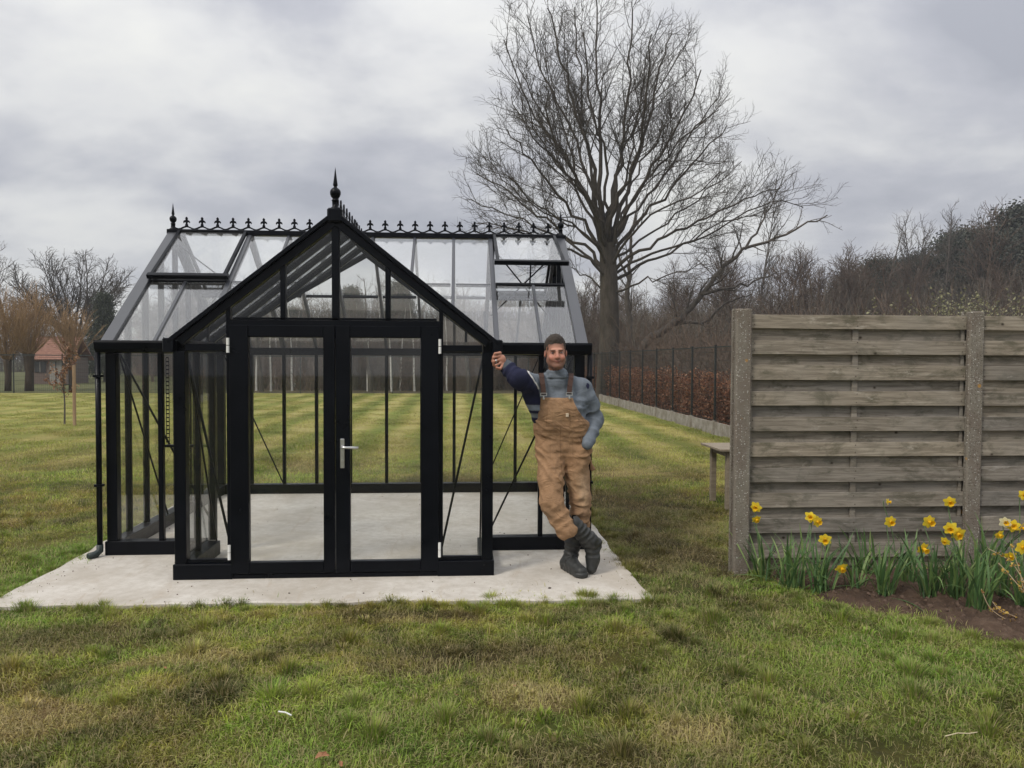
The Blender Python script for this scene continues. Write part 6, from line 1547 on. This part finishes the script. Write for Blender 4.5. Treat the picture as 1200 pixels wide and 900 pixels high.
# clumps: base pixel, number of leaves, lengths, flowers (px, py, yaw, pitch, size, kind)
CL = [
 ((893, 676), 30, .22, .36, [(886, 594, -.2, .1, 1.0, 0), (886, 608, .5, .5, .85, 0)], 'daffodil clump tight beside the first concrete post, two blooms one above the other', .95),
 ((928, 688), 52, .26, .42, [(950, 606, -.5, .0, 1.0, 0), (957, 611, .45, .15, 1.05, 0)], 'thick daffodil clump with a pair of touching blooms, second from the concrete post', 1.1),
 ((962, 694), 50, .24, .40, [(967, 632, .1, .1, 1.05, 0)], 'daffodil clump with one bloom at leaf height, left of the middle of the bed', 1.0),
 ((1002, 690), 24, .16, .30, [(986, 665, .2, .65, .95, 0)], 'sparse daffodil clump whose single bloom hangs low near the soil', .9),
 ((1037, 697), 42, .24, .40, [(1043, 611, .1, .05, 1.0, 0)], 'daffodil clump with one upright bloom below the middle batten of the fence', .9),
 ((1064, 684), 34, .22, .36, [(1040, 588, .9, .2, .62, 0)], 'daffodil clump with one small far bloom standing tall before the lowest boards', .9),
 ((1092, 700), 46, .26, .42, [(1088, 611, .15, .05, 1.15, 0), (1081, 642, .3, .45, 1.1, 0)], 'daffodil clump with a wide flat bloom above and a tilted one below', .95),
 ((1121, 704), 50, .28, .44, [(1113, 588, -.3, .0, 1.0, 0), (1114, 619, -.5, .1, 1.05, 0), (1122, 625, .3, .1, 1.15, 0), (1108, 634, -.6, .5, .75, 0)], 'daffodil clump with four blooms, one tall against the fence', 1.0),
 ((1148, 716), 40, .26, .42, [(1170, 626, .3, .3, .85, 0)], 'daffodil clump in front of the second post with one side-on bloom', .85),
 ((1176, 700), 46, .28, .42, [(1178, 612, -.3, .1, .95, 1), (1187, 616, -.2, .1, 1.0, 0), (1196, 618, .4, .2, .95, 0), (1184, 575, 0, .2, .001, 0)], 'daffodil clump with a pale cream bloom beside two yellow ones', 1.0),
 ((1200, 712), 40, .22, .36, [(1197, 641, .1, .15, 1.1, 0), (1184, 651, -.5, .4, .9, 0)], 'daffodil clump at the right picture edge with a bloom cut by it', 1.0),
 ((1150, 678), 44, .30, .44, [(1199, 580, 0, .1, .9, 0)], 'tall dark-leaved daffodil clump close against the fence by the second post', 1.2),
 ((1012, 672), 34, .22, .34, [], 'flowerless daffodil leaves close to the fence, left of its middle batten', 1.3),
 ((1225, 690), 40, .24, .38, [(1228, 632, .1, .1, 1.0, 0)], 'daffodil clump beyond the right picture edge', 1.0),
]
for (bx_, by_), nl, L0, L1, fls, lb, spd in CL:
    b = gp(bx_, by_, .02); 
    if b.y > 5.72: b.y = 5.72
    R_ = empty('daffodil_clump', b, lb, 'daffodils', 'daffodil clumps in the soil bed')
    tag(inst('leaves', strap_leaves(int(bx_), int(nl*.95), L0*.95, L1*1.22, spd*1.05), R_), kind='stuff')
    for (fx, fy, yw, pt, sz, kd) in fls:
        if sz < .1: continue
        Yf = min(5.70, b.y+(-.14 if fy > 660 else -.06 if fy > by_-60 else .03)); tip = at(fx, fy, Yf)
        if abs(tip.x-b.x) > .3: bloom(R_, Vector((tip.x-b.x-.05, .03, 0)), tip-b, yw, pt, sz, kd == 1)
        else: bloom(R_, Vector((rd.gauss((tip.x-b.x)*.25, .01), rd.gauss(0, .02), 0)), tip-b, yw, pt, sz, kd == 1)
# withered yellow-flowered twigs trailing at the right edge
b = gp(1196, 725, .02); WT_ = empty('withered_twigs', b, 'trailing pale twigs with withered yellow blossoms at the right end of the bed', 'plant')
MTW2 = simple('pale_twig', (.28, .20, .12), (.42, .33, .22), bump=0); MWF = leaf_mat('withered_petal', [(.2, (.22, .12, .05)), (.5, (.48, .30, .07)), (.8, (.70, .50, .12))], .3, 20)
mb = MB(); bp_ = []
for path_ in ([(1198, 760), (1180, 732), (1160, 712), (1150, 690)], [(1200, 735), (1188, 722), (1172, 715), (1163, 705)], [(1205, 700), (1190, 682), (1178, 668), (1170, 660)], [(1204, 690), (1192, 668), (1180, 655), (1158, 643)], [(1210, 720), (1200, 692), (1195, 670), (1185, 640)]):
    ps = [at(x, y, b.y-.08+.05*i)-b for i, (x, y) in enumerate(path_)]; ps = [Vector((q.x, q.y, max(q.z, .006))) for q in ps]; sp_ = smooth_path(ps, 4); mb.tube(sp_, .0028, 5)
    for q in sp_[2:]:
        if rd.random() < .5: continue
        for k in range(3): bp_.append((q.x+rd.gauss(0, .010), q.y+rd.gauss(0, .010), max(.01, q.z+rd.gauss(0, .008))))
mb.build('twigs', MTW2, WT_); sel = [q for q in bp_]
inst('blossoms', leaf_cloud('blossoms', np.array(sel), .024, MWF, seed=8, curl=.9, asp=.7), WT_)

# ================================================================ small things lying about
MFL = leaf_mat('fallen_leaf', [(.2, (.22, .095, .05)), (.5, (.33, .15, .08)), (.8, (.42, .24, .13))], .2, 10)
def leaf_mesh(s_, seed):
    rr = random.Random(seed); v = [(0, 0, .004)]; n = 11
    for i in range(n):
        a = 6.283*i/n; r = s_*(.55+.45*abs(math.cos(a)))*(1 if i % 2 else .72); v.append((math.cos(a)*r, math.sin(a)*r*.62, .004+s_*.35*abs(math.sin(a*1.0+seed))**2))
    me = bpy.data.meshes.new('fallen_leaf'); me.from_pydata(v, [], [(0, i+1, (i+1) % n+1) for i in range(n)]); me.attributes.new('rnd', 'FLOAT', 'POINT').data.foreach_set('value', [rr.random() for _ in v]); me.materials.append(MFL); return me
LM = [leaf_mesh(.032, i) for i in range(3)]
for px_, py_, s_, lb, gr in ((377, 887, 1.1, 'curled orange brown leaf in the grass near the bottom edge, left of centre', 0), (399, 896, .7, 'pale brown leaf at the very bottom edge, left of centre', 0), (194, 784, .6, 'small orange leaf in the grass below the left end of the slab', 0), (534, 814, .45, 'tiny orange leaf in the grass below the greenhouse doors', 0), (682, 731, .4, 'tiny red brown leaf in the grass below the slab corner', 0), (603, 804, .45, 'small reddish leaf in the front lawn right of centre', 0), (1142, 694, .5, 'tan leaf on the soil at the foot of the daffodils', 0), (1136, 690, .45, 'reddish leaf on the soil touching the tan one', 0), (1014, 704, .4, 'pale leaf scrap on the soil left of centre', 0), (737, 661, .5, 'small orange leaf at the right slab edge beside the boots', 0)):
    q = gp(px_, py_, .022 if py_ < 730 else .03); o = inst('fallen_leaf', rd.choice(LM), None, q, (rd.gauss(0, .3), rd.gauss(0, .3), rd.uniform(0, 6)), (s_,)*3); tag(o, lb, 'leaf', 'fallen leaves')
mb = MB(); mb.tube([(-.035, 0, 0), (0, .004, .003), (.035, 0, 0)], .0035, 6); q = gp(334, 836, .04)
tag(mb.build('white_scrap', simple('scrap_white', (.7, .7, .68), (.8, .8, .8), bump=0), loc=q, rot=(0, .1, -.4)), 'small white scrap lying in the grass in front of the greenhouse', 'litter')
mb = MB(); mb.tube([(-.085, 0, 0), (-.02, .006, .006), (.03, -.002, .004), (.08, .01, .0)], .0024, 5); q = gp(1128, 861, .045)
tag(mb.build('dry_straw', simple('straw', (.45, .38, .24), (.58, .5, .35), bump=0), loc=q, rot=(0, 0, .1)), 'single pale dry straw lying in the grass at lower right', 'twig')
MST = simple('dark_crumb', (.05, .04, .03), (.09, .07, .055), bump=0)
for px_, py_, s_, lb in ((644, 689, .011, 'small dark stone on the slab left of the boots'), (678, 683, .006, 'tiny dark crumb on the slab just in front of the boots'), (339, 695, .007, 'tiny dark crumb on the slab front edge, left of the door'), (426, 695, .007, 'tiny dark crumb on the slab in front of the right door'), (591, 625, .008, 'dark crumb inside the right wing on the concrete')):
    bm = bmesh.new(); bmesh.ops.create_icosphere(bm, subdivisions=1, radius=s_)
    for v_ in bm.verts: v_.co = Vector((v_.co.x*rd.uniform(.8, 1.4), v_.co.y*rd.uniform(.7, 1.1), v_.co.z*rd.uniform(.5, .8)))
    me = bpy.data.meshes.new('pebble'); bm.to_mesh(me); bm.free(); me.materials.append(MST); q = gp(px_, py_, PADZ+s_*.4); tag(inst('pebble', me, None, q), lb, 'pebble', 'crumbs on the slab')
# ================================================================ faint haze: far trees fade a little
hz = bpy.data.materials.new('haze_air'); hz.use_nodes = True; t = hz.node_tree; t.nodes.remove(t.nodes['Principled BSDF'])
pv = t.nodes.new('ShaderNodeVolumePrincipled'); pv.inputs['Color'].default_value = (.86, .89, .95, 1); pv.inputs['Density'].default_value = .0009; pv.inputs['Anisotropy'].default_value = .2
t.links.new(pv.outputs[0], t.nodes['Material Output'].inputs['Volume'])
mb = MB(); mb.box((-760, -90, -1.2), (760, 1560, 24)); tag(mb.build('haze', hz), 'thin pale air haze', kind='stuff')
